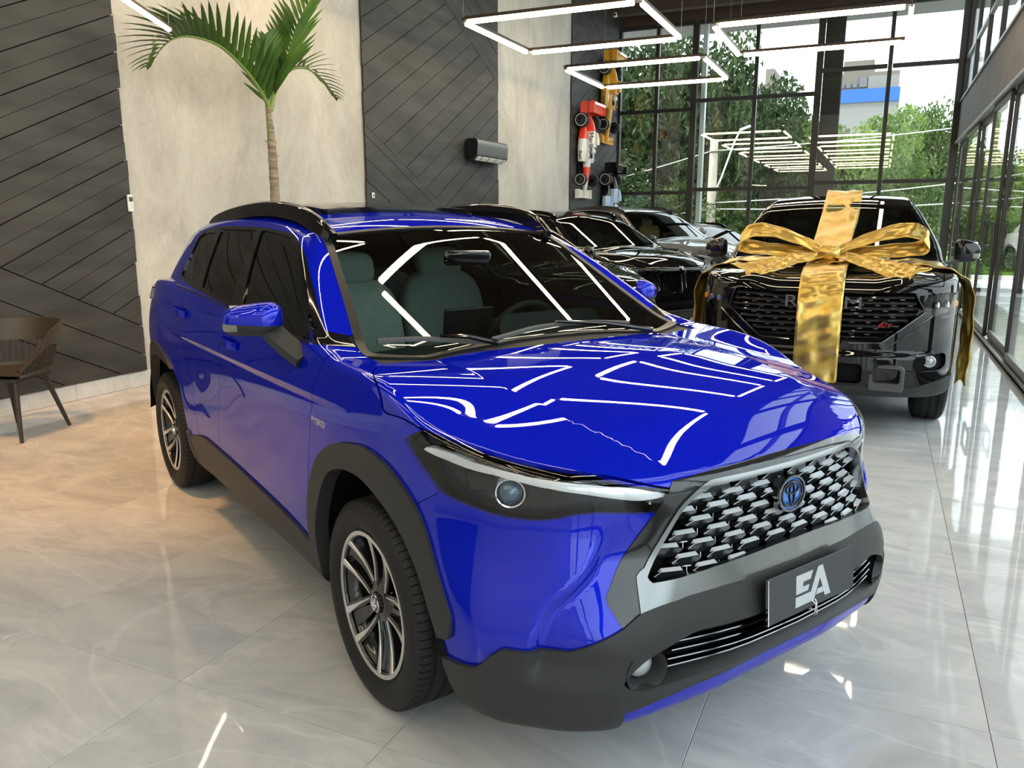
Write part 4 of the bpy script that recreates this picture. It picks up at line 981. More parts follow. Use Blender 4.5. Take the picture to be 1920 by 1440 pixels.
# ---- hanging light frames
def bar(parent, p, q, name='light_bar', k=1.0):
    p, q = Vector(p), Vector(q); d = (q-p); L = d.length; M = frame((p+q)/2, d, Vector((0,0,1)).cross(d), (0,0,1))
    h = MB().box((0,0,.034*k), (L-.015,.060*k,.040*k), bev=.003).build(name, M_LEDH, parent, 30, M)
    MB().box((0,0,-.012), (L-.12*k,.052*k,.056*k), bev=.010).build('diffuser', M_LED, h, 30)
    for s in (-1, 1): MB().box((s*(L/2-.022),0,-.003), (.030,.034,.026)).build('end_cap', M_WIRE, h, 30)
WX, WY, LZ = 1.17, 1.05, 4.05
def light_frame(x, y, label):
    t = thing('hanging_light', label, 'lamp', (x, y, LZ), 0, 'hanging light frames')
    c = [(-WX,-WY,0), (WX,-WY,0), (WX,WY,0), (-WX,WY,0)]
    for i in range(4):
        a, b = Vector(c[i]), Vector(c[(i+1) % 4]); d = (b-a).normalized()*.012; bar(t, a+d, b-d)
    for p in c: MB().tube([p, (p[0], p[1], CZ-LZ-.01)], .0022, 5).build('wire', M_WIRE, t)
    return t
LFR = [(-3.96, 10.75, 'square LED frame hanging in front of the second dark panel, largest in view'), (-3.93, 14.34, 'square LED frame hanging before the yellow model car, the far left one'),
 (-1.06, 12.28, 'square LED frame hanging in front of the bright right window bay'), (-1.06, 8.70, 'square LED frame of which only a lit corner shows at the top edge')]
for a in LFR: light_frame(*a)
for x, y in ((-1.06,5.12), (-1.06,1.54), (-1.06,-2.0), (-3.96,7.17), (-3.96,3.59), (-3.96,0.0), (-3.96,-3.6)):
    light_frame(x, y, 'square LED frame outside the picture, hung %s' % {(-1.06,5.12): 'above the pick-up truck nose', (-1.06,1.54): 'above the blue car bonnet', (-1.06,-2.0): 'above and behind the viewer', (-3.96,7.17): 'over the black SUV behind the blue car', (-3.96,3.59): 'over the blue car roof', (-3.96,0.0): 'left of the viewer', (-3.96,-3.6): 'at the rear left of the hall'}[(x, y)])
t = thing('light_bar', 'single slanting LED bar hanging before the palm frond', 'lamp', (-4.9, 4.37, 3.0))
bar(t, (-.31,.56,0), (.31,-.56,0), 'light_bar', .5); MB().tube([(-.30,.54,.03), (-.30,.54,CZ-3.01)], .0022, 5).build('wire', M_WIRE, t); MB().tube([(.30,-.54,.03), (.30,-.54,CZ-3.01)], .0022, 5).build('wire', M_WIRE, t)
# ground outside
struct('ground', MB().box((0, 30, -.25), (260, 200, .2)), noise_mat('pavement', (.42,.42,.41), (.54,.54,.52), 1.5, rough=.8, coord='World'))
for i in range(7): struct('trim_%d' % (20+i), MB().box((4.6, 12.5+1.1*i, -.146), (4.6, .42, .012)), M_ROADWHITE)
# warm spotlight over the seating corner
t = thing('ceiling_spotlight', 'small warm spotlight under the ceiling above the armchair corner, outside the picture', 'lamp', (-4.6, 2.0, CZ-.16))
MB().lathe([(0,.14),(.05,.14),(.055,-.06),(.045,-.05),(0,-.03)], 20).build('housing', M_STEEL, t, 40); MB().lathe([(0,-.031),(.044,-.048)], 20).build('bulb_face', mat('warm_bulb', (1,.8,.5), .4, emit=(1,.6,.25), es=8), t)
ld = bpy.data.lights.new('spot_lamp', 'SPOT'); ld.energy = 1500; ld.color = (1, .46, .12); ld.spot_size = R(50); ld.spot_blend = .9; ld.shadow_soft_size = .3
lo = bpy.data.objects.new('spot_lamp', ld); COL.objects.link(lo); lo.parent = t; lo.location = (0,0,-.08); lo.rotation_euler = Vector((.02, .36, -1)).to_track_quat('-Z', 'Y').to_euler()
# warm wash on the cement wall above the palm
t = thing('ceiling_spotlight', 'small warm spotlight under the ceiling in front of the palm, outside the picture', 'lamp', (-5.0, 7.0, CZ-.16))
MB().lathe([(0,.14),(.05,.14),(.055,-.06),(.045,-.05),(0,-.03)], 20).build('housing', M_STEEL, t, 40); MB().lathe([(0,-.031),(.044,-.048)], 20).build('bulb_face', bpy.data.materials['warm_bulb'], t)
ld = bpy.data.lights.new('spot_lamp', 'SPOT'); ld.energy = 260; ld.color = (1, .66, .30); ld.spot_size = R(85); ld.spot_blend = .9; ld.shadow_soft_size = .08
lo = bpy.data.objects.new('spot_lamp', ld); COL.objects.link(lo); lo.parent = t; lo.location = (0,0,-.08); lo.rotation_euler = Vector((-.45, -.05, -1)).to_track_quat('-Z', 'Y').to_euler()
# ------------------------------------------------------------------ black pick-up with the bow
TRK = thing('pickup_truck', 'glossy black pick-up truck facing the viewer under a big gold bow', 'truck', (-.352, 6.931, 0), R(-89.2))
_tf = spl([0,.3,.58,.75,.86,.91,.94,.96],[.93,.915,.86,.76,.60,.42,.15,-.2],.02)
_tW = spl([.2,.35,.55,.75,.95,1.08,1.16,1.22],[.86,.905,.925,.932,.925,.905,.88,.85],.03)
_tz = spl([-.6,-.3,0,.3,.6,.75,.84,.92],[1.235,1.225,1.205,1.18,1.145,1.115,1.08,1.02],.08)
_tyg = spl([1.15,1.25,1.4,1.55,1.68,1.76],[.88,.845,.78,.70,.63,.585],.04)
_tzr = spl([-2.9,-2.5,-2.0,-1.6,-1.3,-1.15],[1.70,1.745,1.775,1.775,1.745,1.71],.12)
def truck_F(x, y, z):
    y = np.abs(y)
    e = .004; sl = (_tf(y+e)-_tf(y))/e
    xf = _tf(y) - .10*np.maximum(z - .95, 0)*1.0 - .45*np.maximum(z-1.04, 0) - .25*np.maximum(.50 - z, 0)
    xf = xf - .045*sstep((.56 - z)/.05)*0 + .035*sstep((.64 - z)/.05)*sstep((z-.30)/.05)*(1-sstep((y-.62)/.15))
    fr = (x - xf)/np.sqrt(1 + sl*sl)
    sd = y - (_tW(z) + .02*np.exp(-((x)/.55)**4)*sstep((1.05-z)/.2) + .02*np.exp(-((x+2.99)/.6)**4)*sstep((1.05-z)/.2) - .10*np.maximum(-3.9 - x, 0))
    hd = _tz(x) - .10*smax(y - .66, 0, .10) + .018*np.exp(-((y-.52)/.10)**2) - .012*sstep((.42 - y)/.1)
    w = sstep((x + .55)/.3); bed = 1.20 + 0*x; top = hd*w + bed*(1-w)
    low = smax(smax(smax(fr, sd, .045), z - top, .03), .30 - z, .05); low = smax(low, -4.10 - x, .04)
    xw = -.30 - 1.62*(z - 1.24) - .10*y*y; ws = (x - xw)/1.9
    gs = (y - _tyg(z) - .03*sstep((x+.6)/.4)*-1)*.92
    rf = z - (_tzr(x) - .022*(y/.55)**2); bl = (-2.78 + (z-1.2)*.22 - x)*.95
    gr = smax(smax(smax(gs, rf, .05), ws, .035), bl, .05); gr = smax(gr, 1.0 - z, .02)
    return smin(low, gr, .015)
T_DLO = rpoly([(-2.55,1.215),(-.55,1.185,.01),(-1.18,1.60,.1),(-1.35,1.675,.08),(-2.30,1.70,.1),(-2.62,1.66,.05)], .04)
T_GR = rpoly([(-.60,1.045),(.60,1.045),(.655,.915,.02),(.40,.700,.03),(-.40,.700,.03),(-.655,.915,.02)], .02)
T_HL = rpoly([(.50,.905),(.665,.93,.02),(.70,1.03,.02),(.90,1.045,.03),(.935,.98,.03),(.935,.90,.03),(.80,.868,.03),(.70,.875,.03)], .02)
def truck():
    F = truck_F; P = TRK
    M = nets(F, (-4.2, -.99, .24), (1.02, .99, 1.86), .022); lin = [M[0].copy(), M[1].copy()]
    sp = lambda M, p: sdpoly(M[0][:,0], M[0][:,2], p); fp = lambda M, p: sdpoly(np.abs(M[0][:,1]), M[0][:,2], p)
    wells = []
    for xc in (0, -2.994):
        x, y, z = sym(M); _, M = cut(M, np.maximum(np.hypot(x - xc, z - .36) - .43, .5 - y))
    x, y, z = sym(M); q = np.abs(x - (-.30 - 1.62*(z - 1.24) - .10*y*y))/1.9
    ws, M = cut(M, smax(smax(y - np.interp(z, [1.2,1.45,1.70],[.775,.675,.570]), z - 1.708, .03), np.maximum(q - .015, 1.245 - z), .004)); sheet('windscreen', ws, F, M_WSCREEN, P, -.004, 0)
    x, y, z = sym(M); bl, M = cut(M, np.maximum(np.maximum(y - .55, np.maximum(1.30 - z, z - 1.64)), np.maximum(x + 2.5, -2.85 - x))); sheet('rear_window', bl, F, M_GLASSDARK, P, -.004, 0)
    x, y, z = sym(M); dl, M = cut(M, np.maximum(sdpoly(x, z, T_DLO), .5 - y))
    for s in (-1, 1):
        d = pick(dl, lambda c: c[:,1]*s > 0); a, b = cut(d, -(np.abs(d[0][:,0] + 1.62) - .045)); sheet('side_window', a, F, M_GLASSDARK, P, -.003, 0); sheet('door_pillar', b, F, M_GLOSS, P, 0, 0)
    x, y, z = sym(M); gr, M = cut(M, np.maximum(fp(M, np.concatenate([T_GR])), .55 - x)); sheet('grille_backing', gr, F, M_DARK, P, -.075, 0)
    x, y, z = sym(M); hl, M = cut(M, np.maximum(fp(M, T_HL), .05 - x))
    for s in (-1, 1):
        h = pick(hl, lambda c: c[:,1]*s > 0); l = sheet('headlamp', h, F, M_LENS, P, .001, 0); sheet('lamp_housing', h, F, M_LAMPDARK, l, -.05, -.04)
        for k, yy in enumerate((.735, .80, .865)):
            xs = np.linspace(1, -.2, 600); x0 = xs[np.argmax(F(xs, np.full(600, yy), np.full(600, .955)) <= 0)]
            MB().box((0,0,0), (.045,.04,.05), bev=.012).build('lamp_module', M_CHROME if k < 2 else M_AMBER, l, 30, Matrix.Translation((x0 - .04, s*yy, .955)))
    x, y, z = sym(M); hd, M = cut(M, np.maximum(np.maximum(1.085 - z + .0*x, -.22 - x), np.maximum(y - .80 + .06*(x-.2), .0*x - 1)) + .002); _, M = cut(M, np.maximum(np.maximum(1.085 - M[0][:,2], -.22 - M[0][:,0]), np.abs(M[0][:,1]) - .80 + .06*(M[0][:,0]-.2)) - .003)
    sheet('hood', hd, F, M_BLACKPAINT, P)
    # lower mask, bumper corners
    x, y, z = sym(M); lg, M = cut(M, np.maximum(sdpoly(y, z, rpoly([(-.30,.545),(.30,.545),(.30,.40),(-.30,.40)], .03)), .6 - x)); sheet('intake_panel', lg, F, M_DARK, P, -.04, 0)
    x, y, z = sym(M); fo, M = cut(M, np.maximum(sdpoly(y, z, rpoly([(.615,.60),(.83,.625),(.84,.53),(.80,.50),(.62,.50)], .035)), .2 - x)); [sheet('fog_pocket', pick(fo, lambda c: c[:,1]*s > 0), F, M_DARK, P, -.03, 0) for s in (-1, 1)]
    x, y, z = sym(M); sk, M = cut(M, np.maximum(z - .385 - .05*sstep((y-.6)/.3), .25 - x)); sheet('skid_strip', sk, F, M_PLASTIC, P, .006, .03)
    for nm, x0, x1 in (('front_door', -1.62, -.42), ('rear_door', -2.62, -1.62)):
        for s in (-1, 1):
            x, y, z = M[0][:,0], M[0][:,1], M[0][:,2]; f = np.maximum(np.maximum(x0 - x, x - x1), np.maximum(.6 - y*s, np.maximum(.42 - z, z - 1.19)))
            d, M = cut(M, f + .003); _, M = cut(M, np.maximum(np.maximum(x0 - M[0][:,0], M[0][:,0] - x1), np.maximum(.6 - M[0][:,1]*s, np.maximum(.42 - M[0][:,2], M[0][:,2] - 1.19))) - .003); sheet(nm, d, F, M_BLACKPAINT, P)
    M = pick(M, lambda c: ~((c[:,0] < -2.86) & (c[:,2] > 1.17) & (np.abs(c[:,1]) < .74)))
    sheet('body_shell', M, F, M_BLACKPAINT, P, 0, .03)
    V, T = lin; N = normals(F, V); x, y, z = V[:,0], np.abs(V[:,1]), V[:,2]
    keep = ~((sdpoly(x, z, T_DLO) < .02) & (y > .5)) & ~((z > 1.24) & (x > -1.45) & (y < .78) & (z < 1.71)) & ~((z > 1.28) & (z < 1.66) & (x < -2.5) & (y < .57)) & ~((x > .5) & (sdpoly(y, z, T_GR) < .02)) & ~((x > .05) & (sdpoly(y, z, T_HL) < .02)) & ~((x > .2) & (z < .64)) & (np.minimum(np.hypot(x, z-.36), np.hypot(x+2.994, z-.36)) > .44) & ~((x < -2.8) & (z > 1.15))
    T = T[keep[T].all(1)]; V2, T2 = compact(V - N*.025, T); sheet('inner_skin', [V2, T2], F, M_DARK, P, 0, 0, normals(F, V2))
truck()
def tpt(y, z, off=0.0, F=truck_F):
    xs = np.linspace(1.1, -.5, 1200); f = F(xs, np.full(1200, y), np.full(1200, z)); p = project(F, np.array([[xs[np.argmax(f <= 0)], y, z]])); n = normals(F, p); return Vector(p[0] + n[0]*off)
# grille bars, frame, letters
for k in range(8):
    z = 1.018 - .0415*k; w = np.interp(z, [.70,.915,1.045], [.39,.64,.585]); P = [tpt(y, z, -.028) for y in np.linspace(-w, w, 13)]
    MB().sweep(P, [(-.016,-.010),(.010,-.012),(.016,.0),(.008,.008),(-.016,.010)]).build('grille_bar', M_GLOSS, TRK, 30)
for k in range(7):
    z = .998 - .0415*k
    for j in range(-5, 6):
        y = (j + (.5 if k % 2 else 0))*.105
        if abs(y) < .20 or abs(y) > np.interp(z, [.70,.915,1.045], [.36,.61,.56]): continue
        MB().box(tpt(y, z, -.034), (.02,.034,.010), bev=.003).build('grille_tab', M_SLATBAR if 'M_SLATBAR' in globals() else M_DCHROME, TRK)
for s in (-1, 1):
    P = [tpt(s*y, z, .004) for y, z in ((.60,1.04),(.655,.915),(.53,.805),(.405,.698),(.2,.690))]; MB().sweep(P, [(-.02,-.004),(.0,-.006),(.004,.0),(0,.006),(-.02,.004)]).build('grille_frame', M_DCHROME, TRK)
    P = [tpt(s*y, z, .003) for y, z in ((.71,.885),(.60,.785),(.47,.680))]; MB().tube(P, .006, 6).build('bumper_crease_trim', M_DCHROME, TRK)
    # recovery frame, fog lamp, mirror
    c = tpt(s*.455, .455, .012); fr_ = rpoly([(-.115,-.095),(.115,-.095),(.115,.075),(.085,.095),(-.10,.095),(-.115,.08)], .02); inn = rpoly([(-.085,-.035),(.085,-.035),(.085,.065),(-.085,.065)], .025)
    m = MB(); n1, n2 = len(fr_), len(inn); V = []
    ring = [inn[int(i*n2/n1) % n2] for i in range(n1)]
    angs = [math.atan2(p[1]-.01, p[0]) for p in fr_]
    def onp(poly, a):
        d = (math.cos(a), math.sin(a)); best = None
        for i in range(len(poly)):
            ax, ay = poly[i-1][0], poly[i-1][1]-.012; bx, by = poly[i][0], poly[i][1]-.012; ex, ey = bx-ax, by-ay; den = d[0]*ey - d[1]*ex
            if abs(den) < 1e-9: continue
            t = (ax*ey - ay*ex)/den; u = (ax*d[1] - ay*d[0])/den
            if t > 0 and -1e-6 <= u <= 1+1e-6: best = t if best is None else max(best, t)
        return (d[0]*best, d[1]*best + .012)
    A_ = np.linspace(0, 2*math.pi, 48, endpoint=False); rows = []
    for a in A_:
        o, i_ = onp(fr_, a), onp(inn, a); rows.append([(-.05,o[0],o[1]),(.0,o[0],o[1]),(.010,o[0]*.94,(o[1])*.94),(.010,i_[0]*1.06,i_[1]*1.06),(.002,i_[0],i_[1]),(-.04,i_[0],i_[1])])
    rows.append(rows[0]); m.grid(rows); m.build('recovery_frame', M_FRAMEGREY, TRK, 35, Matrix.Translation(c)); MB().box((-.03,0,.01), (.01,.17,.10)).build('recovery_hole', M_DARK, TRK, 30, Matrix.Translation(c))
    c = tpt(s*.735, .565, -.012); MB().lathe([(.045,-.02),(.042,.004),(.034,.006),(.03,-.004),(.016,.002),(0,.004)], 24, 'x', tuple(c)).build('fog_lamp', M_FOG, TRK, 40)
    T = Matrix.Translation((-.80, s*1.035, 1.285)) @ frame((0,0,0), (-.15, s*1, 0), (1, s*.15, .0), (0,0,1)) @ Matrix.Diagonal((.92,1.1,1.55,1))
    h = mirror(TRK, None, T, M_GLOSS); MB().sweep([(-.78,s*.96,1.20),(-.74,s*.90,1.18),(-.72,s*.85,1.17)], [(-.04,-.014),(.03,-.016),(.04,0),(.03,.016),(-.04,.014)]).build('mirror_arm', M_PLASTIC, TRK, 40)
    w = copy_tree(HW); w.parent = TRK; sc = .365/.339; w.matrix_local = Matrix.Translation((0, s*.79, .365)) @ Matrix.Rotation(0 if s > 0 else math.pi, 4, 'Z') @ Matrix.Rotation(.4, 4, 'Y') @ Matrix.Diagonal((sc, 1.05, sc, 1))
    w = copy_tree(HW); w.parent = TRK; w.matrix_local = Matrix.Translation((-2.994, s*.79, .365)) @ Matrix.Rotation(0 if s > 0 else math.pi, 4, 'Z') @ Matrix.Diagonal((sc, 1.05, sc, 1))
    m = MB(); m.grid([[(xc*0 + .44*math.cos(a), s*.90, .36 + .44*math.sin(a)), (.44*math.cos(a), s*.58, .36 + .44*math.sin(a)), (0, s*.575, .36)] for a in np.linspace(-.05, math.pi+.05, 20) for xc in (0,)])
    for xc in (0, -2.994): m.build('wheel_well', M_DARK, TRK, 40, Matrix.Translation((xc, 0, 0)))
    # cabin seats
    for xx, yy in ((-1.35, .38),): MB().box((xx, s*yy, 1.10), (.16,.50,.62), bev=.06).box((xx-.05, s*yy, 1.50), (.10,.26,.17), bev=.045).build('seat', M_DASH, TRK, 40)
MB().box((-1.6, 0, .36), (4.6, 1.2, .14), bev=.03).build('underbody', M_DARK, TRK)
MB().box((-.62, 0, 1.13), (.5, 1.44, .14), bev=.05).build('dashboard', M_DASH, TRK, 40)
for b, y in (('R', -.205), ('A', 0.0), ('M', .205)):
    p = tpt(y, .962, .006); txt('grille_letter', b, .125, M_LETTER, TRK, frame(p, (0,1,0), (-.08,0,1), (1,0,.08)), .006, 1.35)
txt('trim_badge', 'R/T', .042, M_RED, TRK, frame(tpt(.415, .815, .004), (0,1,0), (-.05,0,1), (1,0,.05)), .003, 1.35, .25)
# shark-fin aerial
MB().prism([(-2.45,1.765),(-2.50,1.825),(-2.56,1.83),(-2.60,1.76)], -.02, .02, 'xz').build('aerial', M_GLOSS, TRK, 40)

# ------------------------------------------------------------------ gold bow and ribbon
def strip(path, wid, n=24, wdir=None, th=.004, wr=.006, ends=None, seed=0):
    """cloth strip along a smooth path: points (x,y,z) and a width direction at each"""
    P = crom(path, max(2, n//max(1, len(path)-1)), False); W = crom(wdir, max(2, n//max(1, len(path)-1)), False); r2 = np.random.RandomState(seed); cols = 9; G = []
    ph = r2.rand(6)*6
    for i, (p, w) in enumerate(zip(P, W)):
        t = np.array(P[min(i+1, len(P)-1)]) - np.array(P[max(i-1, 0)]); w = np.array(w)/np.linalg.norm(w); nr = np.cross(t, w); nr /= max(1e-9, np.linalg.norm(nr)); row = []
        u = i/(len(P)-1); wd = wid(u) if callable(wid) else wid
        for j in range(cols):
            v = j/(cols-1) - .5; q = p.copy(); sh = 0
            if ends and i == len(P)-1: sh = ends*(abs(v)*2 - .5)
            d = wr*(math.sin(9*u*6+ph[0]+v*4) + .7*math.sin(17*u+ph[1]-v*9) + .6*math.sin(v*16+ph[2]+u*3)) 
            row.append(q + w*wd*v + nr*d + t/np.linalg.norm(t)*sh)
        G.append([tuple(c) for c in row])
    return G
def cloth(name, G, parent):
    m = MB(); m.grid(G); me = m.me(name, M_GOLD, 180); o = link(name, me, parent); md = o.modifiers.new('sub', 'SUBSURF'); md.levels = md.render_levels = 1; s2 = o.modifiers.new('th', 'SOLIDIFY'); s2.thickness = .006; s2.offset = 0; return o
BOW = thing('gift_bow', 'big gold cloth bow with ribbons wrapped over the black pick-up', 'bow', (-.352, 6.931, 0), R(-89.2))
kx, kz = .20, 1.285
cloth('ribbon', strip([(-2.2,.03,1.795),(-1.75,.03,1.803),(-1.42,.03,1.800),(-1.18,.03,1.735),(-.75,.02,1.55),(-.2,.0,1.375),(.12,.0,1.270),(.35,.0,1.215)], lambda u: .31 - .05*sstep((u-.5)/.5), 40, [(0,1,0)]*8, wr=.009, seed=2), BOW)
cloth('ribbon', strip([(.05,.0,1.232),(.40,-.005,1.205),(.68,-.01,1.165),(.86,-.01,1.085),(.955,-.01,.98),(.985,-.01,.80),(.99,-.01,.60),(.985,-.01,.40)], .30, 40, [(0,1,0)]*8, wr=.007, seed=3), BOW)
for s in (-1, 1):
    tilt = (.80, 0, -.60)
    cloth('bow_loop', strip([(kx+.02,s*.06,kz+.02),(kx-.03,s*.20,kz+.085),(kx-.06,s*.40,kz+.155),(kx-.06,s*.56,kz+.175),(kx-.04,s*.655,kz+.14),(kx-.01,s*.685,kz+.075),(kx+.02,s*.63,kz+.045),(kx+.02,s*.46,kz+.025),(kx+.02,s*.24,kz+.008),(kx+.02,s*.07,kz-.005)], lambda u: .10 + .088*math.sin(math.pi*u), 54, [tilt]*10, wr=.004, seed=5+s), BOW)
    cloth('bow_tail', strip([(kx+.05,s*.06,kz-.01),(kx+.16,s*.20,kz-.035),(kx+.27,s*.34,kz-.070),(kx+.38,s*.48,kz-.105),(kx+.47,s*.60,kz-.125)], lambda u: .11 + .15*u, 24, [(.70,s*-.62,-.35)]*5, wr=.006, ends=.07, seed=9+s), BOW)
    # band across the hood and down the wing
    pts = [(.18,s*.05,1.225),(.16,s*.30,1.222),(.15,s*.55,1.225),(.15,s*.76,1.205),(.155,s*.90,1.14),(.16,s*.975,1.03),(.17,s*.995,.80),(.18,s*.998,.55),(.20,s*.99,.33 if s > 0 else .55)]
    cloth('ribbon', strip(pts, lambda u: .27 - .17*sstep((u-.45)/.35), 44, [(1,0,-.05)]*4 + [(1,s*.15,0),(.9,s*.4,0),(.75,s*.6,0),(.7,s*.7,0),(.7,s*.7,0)], wr=.008, ends=.06, seed=12+s), BOW)
m = MB(); m.lathe([(.050,-.075),(.062,-.06),(.062,.06),(.050,.075)], 24, 'y', (kx+.03,0,kz)); m.build('bow_knot', M_GOLD, BOW, 60)
# ------------------------------------------------------------------ the row of cars behind
def suv_parts():
    F = hero_F; M = nets(F, (-3.62, -.975, .20), (1.04, .975, 1.67), .030); out = []
    for A in (AIN_F, AIN_R): _, M = cut(M, np.maximum(sdpoly(M[0][:,0], M[0][:,2], A), .5 - np.abs(M[0][:,1])))
    x, y, z = sym(M); q = np.abs(x - (-.21 - 1.8*(z - 1.09) - .18*y*y))/2.06
    ws, M = cut(M, smax(smax(y - _wy(z) - .015, z - (1.500 - .03*(y/.55)**2), .03), np.maximum(q - .018, x + .168), .004)); out.append(('windscreen', ws, 'ws', -.004, 0))
    x, y, z = sym(M); q = np.abs(x - (-.21 - 1.8*(z - 1.09) - .18*y*y))/2.06
    tr, M = cut(M, np.maximum(np.maximum(y - _wy(z) - .045, z - 1.505), np.maximum(q - .03, np.maximum(x + .127, 1.04 - z)))); out.append(('windscreen_trim', tr, 'gloss', 0, 0))
    x, y, z = sym(M); dl, M = cut(M, np.maximum(sdpoly(x, z, DLO), .5 - y)); out.append(('side_windows', dl, 'glass', -.003, 0))
    x, y, z = sym(M); h, M = cut(M, np.maximum(np.maximum(y - _ysh(x), _zb2(x) - z), -.125 - x) + .003); out.append(('hood', h, 'paint', 0, .014))
    x, y, z = sym(M); h, M = cut(M, np.maximum(np.maximum(y - _ysh(x), _zb2(x) - z), -.125 - x) - .004)
    x, y, z = sym(M); l, M = cut(M, np.maximum(sdpoly(x, z, rpoly([(.34,.925),(.50,.93),(.70,.90),(.815,.84),(.80,.77),(.60,.77),(.42,.80)], .03)), np.maximum(.40 - y, .1 - x))); out.append(('headlamp', l, 'lens', .001, .0)); out.append(('lamp_housing', l, 'lamp', -.045, -.045))
    x, y, z = sym(M); k, M = cut(M, np.maximum(sdpoly(y, z, rpoly([(.035,.845),(.36,.835),(.40,.78),(.36,.60),(.06,.575),(.035,.62)], .04)), .55 - x)); out.append(('kidney', k, 'dark', -.06, 0))
    x, y, z = sym(M); g, M = cut(M, np.maximum(sdpoly(y, z, rpoly([(-.62,.50),(.62,.50),(.66,.36),(-.66,.36)], .04)), .55 - x)); out.append(('intake', g, 'dark', -.03, 0))
    x, y, z = sym(M); c, M = cut(M, np.minimum(np.maximum(np.minimum(sdpoly(x, z, AOUT_F), sdpoly(x, z, AOUT_R)), .5 - y), z - .33)); out.append(('cladding', c, 'plastic', .006, .03))
    out.append(('body_shell', M, 'paint', 0, .03)); return out
_SP = suv_parts()
def suv(name, label, pos, yaw, sc, pm, style):
    t = thing(name, label, 'car', (pos[0], pos[1], 0), yaw)
    b = link('body', None, t, Matrix.Diagonal((*sc, 1)))
    mm = dict(ws=M_WSCREEN, glass=M_GLASSDARK, paint=pm, gloss=M_GLOSS, lens=M_LENS, lamp=M_LAMPDARK, dark=M_DARK, plastic=M_PLASTIC)
    for nm, M, k, off, rim in _SP:
        if nm == 'kidney' and style == 'wide': sheet('grille_panel', M, hero_F, M_GLOSS, b, 0, 0); continue
        if nm in ('headlamp', 'lamp_housing', 'side_windows', 'kidney'):
            for s in (-1, 1): sheet({'side_windows': 'side_window', 'kidney': 'grille_panel'}.get(nm, nm), pick(M, lambda c: c[:,1]*s > 0), hero_F, mm[k], b, off, rim)
        else: sheet(nm, M, hero_F, mm[k], b, off, rim)
    if style == 'kidney':
        for s in (-1, 1):
            P = rpoly([(.035,.845),(.36,.835),(.40,.78),(.36,.60),(.06,.575),(.035,.62)], .04)
            rim = [surf_pt(s*p[0], p[1], .004)[0] for p in P]; MB().sweep(rim, [(-.012,-.02),(.008,-.02),(.008,.008),(-.008,.010)], up=(1,0,0), closed=True).build('kidney_frame', M_GLOSS, b, 40)
            for k in range(9):
                y = .07 + .036*k; z0, z1 = .60 + .02*(k > 7), .83 - .012*max(0, k-6); MB().sweep([surf_pt(s*y, z, -.020)[0] for z in np.linspace(z0, z1, 5)], [(-.006,-.02),(.006,-.02),(.006,.01),(-.006,.01)], up=(1,0,0)).build('kidney_bar', M_GLOSS, b, 30)
    if style in ('kidney', 'wide'):
        p, n = surf_pt(0, .875, .004) if style == 'kidney' else surf_pt(0, .875, .004); n = (n + Vector((0,0,.6))).normalized(); xa = Vector((0,0,1)).cross(n).normalized()
        e = MB().lathe([(0,.004),(.034,.005),(.041,.003),(.042,-.004)], 28).build('emblem', M_CHROME, b, 40, frame(p, xa, n.cross(xa), n))
        for q in range(4):
            m = MB(); a0 = math.pi/2*q; m.add([(0,0,.006)] + [(.024*math.cos(a), .024*math.sin(a), .006) for a in np.linspace(a0, a0+math.pi/2, 7)], [tuple([0] + list(range(1, 8)))]); m.build('emblem_quarter', M_BADGEBLUE if q % 2 else M_WHITEPL, e)
    for s in (-1, 1):
        T = Matrix.Translation((-.66, s*.985, 1.19)) @ frame((0,0,0), (-.5, s*.85, -.03), (.85, s*.5, .0), (0,0,1)); mirror(b, None, T, pm)
        MB().sweep([(-.62, s*.925, 1.138), (-.58, s*.915, 1.115), (-.53, s*.890, 1.080), (-.50, s*.868, 1.055)], [(-.050,-.014),(.030,-.020),(.045,0),(.030,.018),(-.045,.016)], up=(0,s*-.7,.7)).build('mirror_arm', M_PLASTIC, b, 40)
        P = crom([(-1.0,s*.566,1.500),(-1.17,s*.580,1.560),(-1.55,s*.583,1.590),(-2.03,s*.578,1.575),(-2.5,s*.562,1.530)], 4, False); MB().sweep(P, [(-.014,-.035),(.014,-.035),(.010,.014),(-.010,.014)]).build('roof_rail', M_GLOSS, b, 40)
        for x in (0, -2.64):
            w = copy_tree(HW); w.parent = b; w.matrix_local = Matrix.Translation((x, s*.785, .336)) @ Matrix.Rotation(0 if s > 0 else math.pi, 4, 'Z')
            m = MB(); m.grid([[(x+.44*math.cos(a), s*.88, .34+.44*math.sin(a)), (x+.44*math.cos(a), s*.58, .34+.44*math.sin(a)), (x, s*.575, .34)] for a in np.linspace(0, math.pi, 14)]); m.build('wheel_well', M_DARK, b)
    for x, y in ((-1.35,-.35), (-1.35,.35)): MB().box((x, y, .95), (.16,.50,.66), bev=.06).box((x-.06, y, 1.33), (.10,.26,.16), bev=.045).build('seat', M_DASH if style != 'wide' else M_TANSEAT, b, 40)
    MB().box((-.55, 0, .985), (.5,1.40,.12), bev=.05).build('dashboard', M_DASH, b, 40)
    sw = MB(); cen = Vector((-.88,.36,1.0)); ax = Vector((-.90,0,.44)).normalized(); u = Vector((0,1,0)); v = ax.cross(u)
    sw.tube([cen + (u*math.cos(q) + v*math.sin(q))*.183 for q in np.linspace(0, 2*math.pi, 25)], .016, 6, False); sw.build('steering_wheel', M_DASH, b, 50)
    MB().box((-1.3, 0, .27), (4.0, 1.1, .10), bev=.03).box((-1.55,0,.44), (2.6,1.46,.05)).build('underbody', M_DARK, b)
    return t
M_TANSEAT = mat('tan_leather', (.30,.17,.08), .5)
suv('car', 'black SUV directly behind the blue car, only its far pillar and hood corner showing', (-2.882, 7.403), R(-29), (1,1,1), M_BLACKPAINT, 'plain')
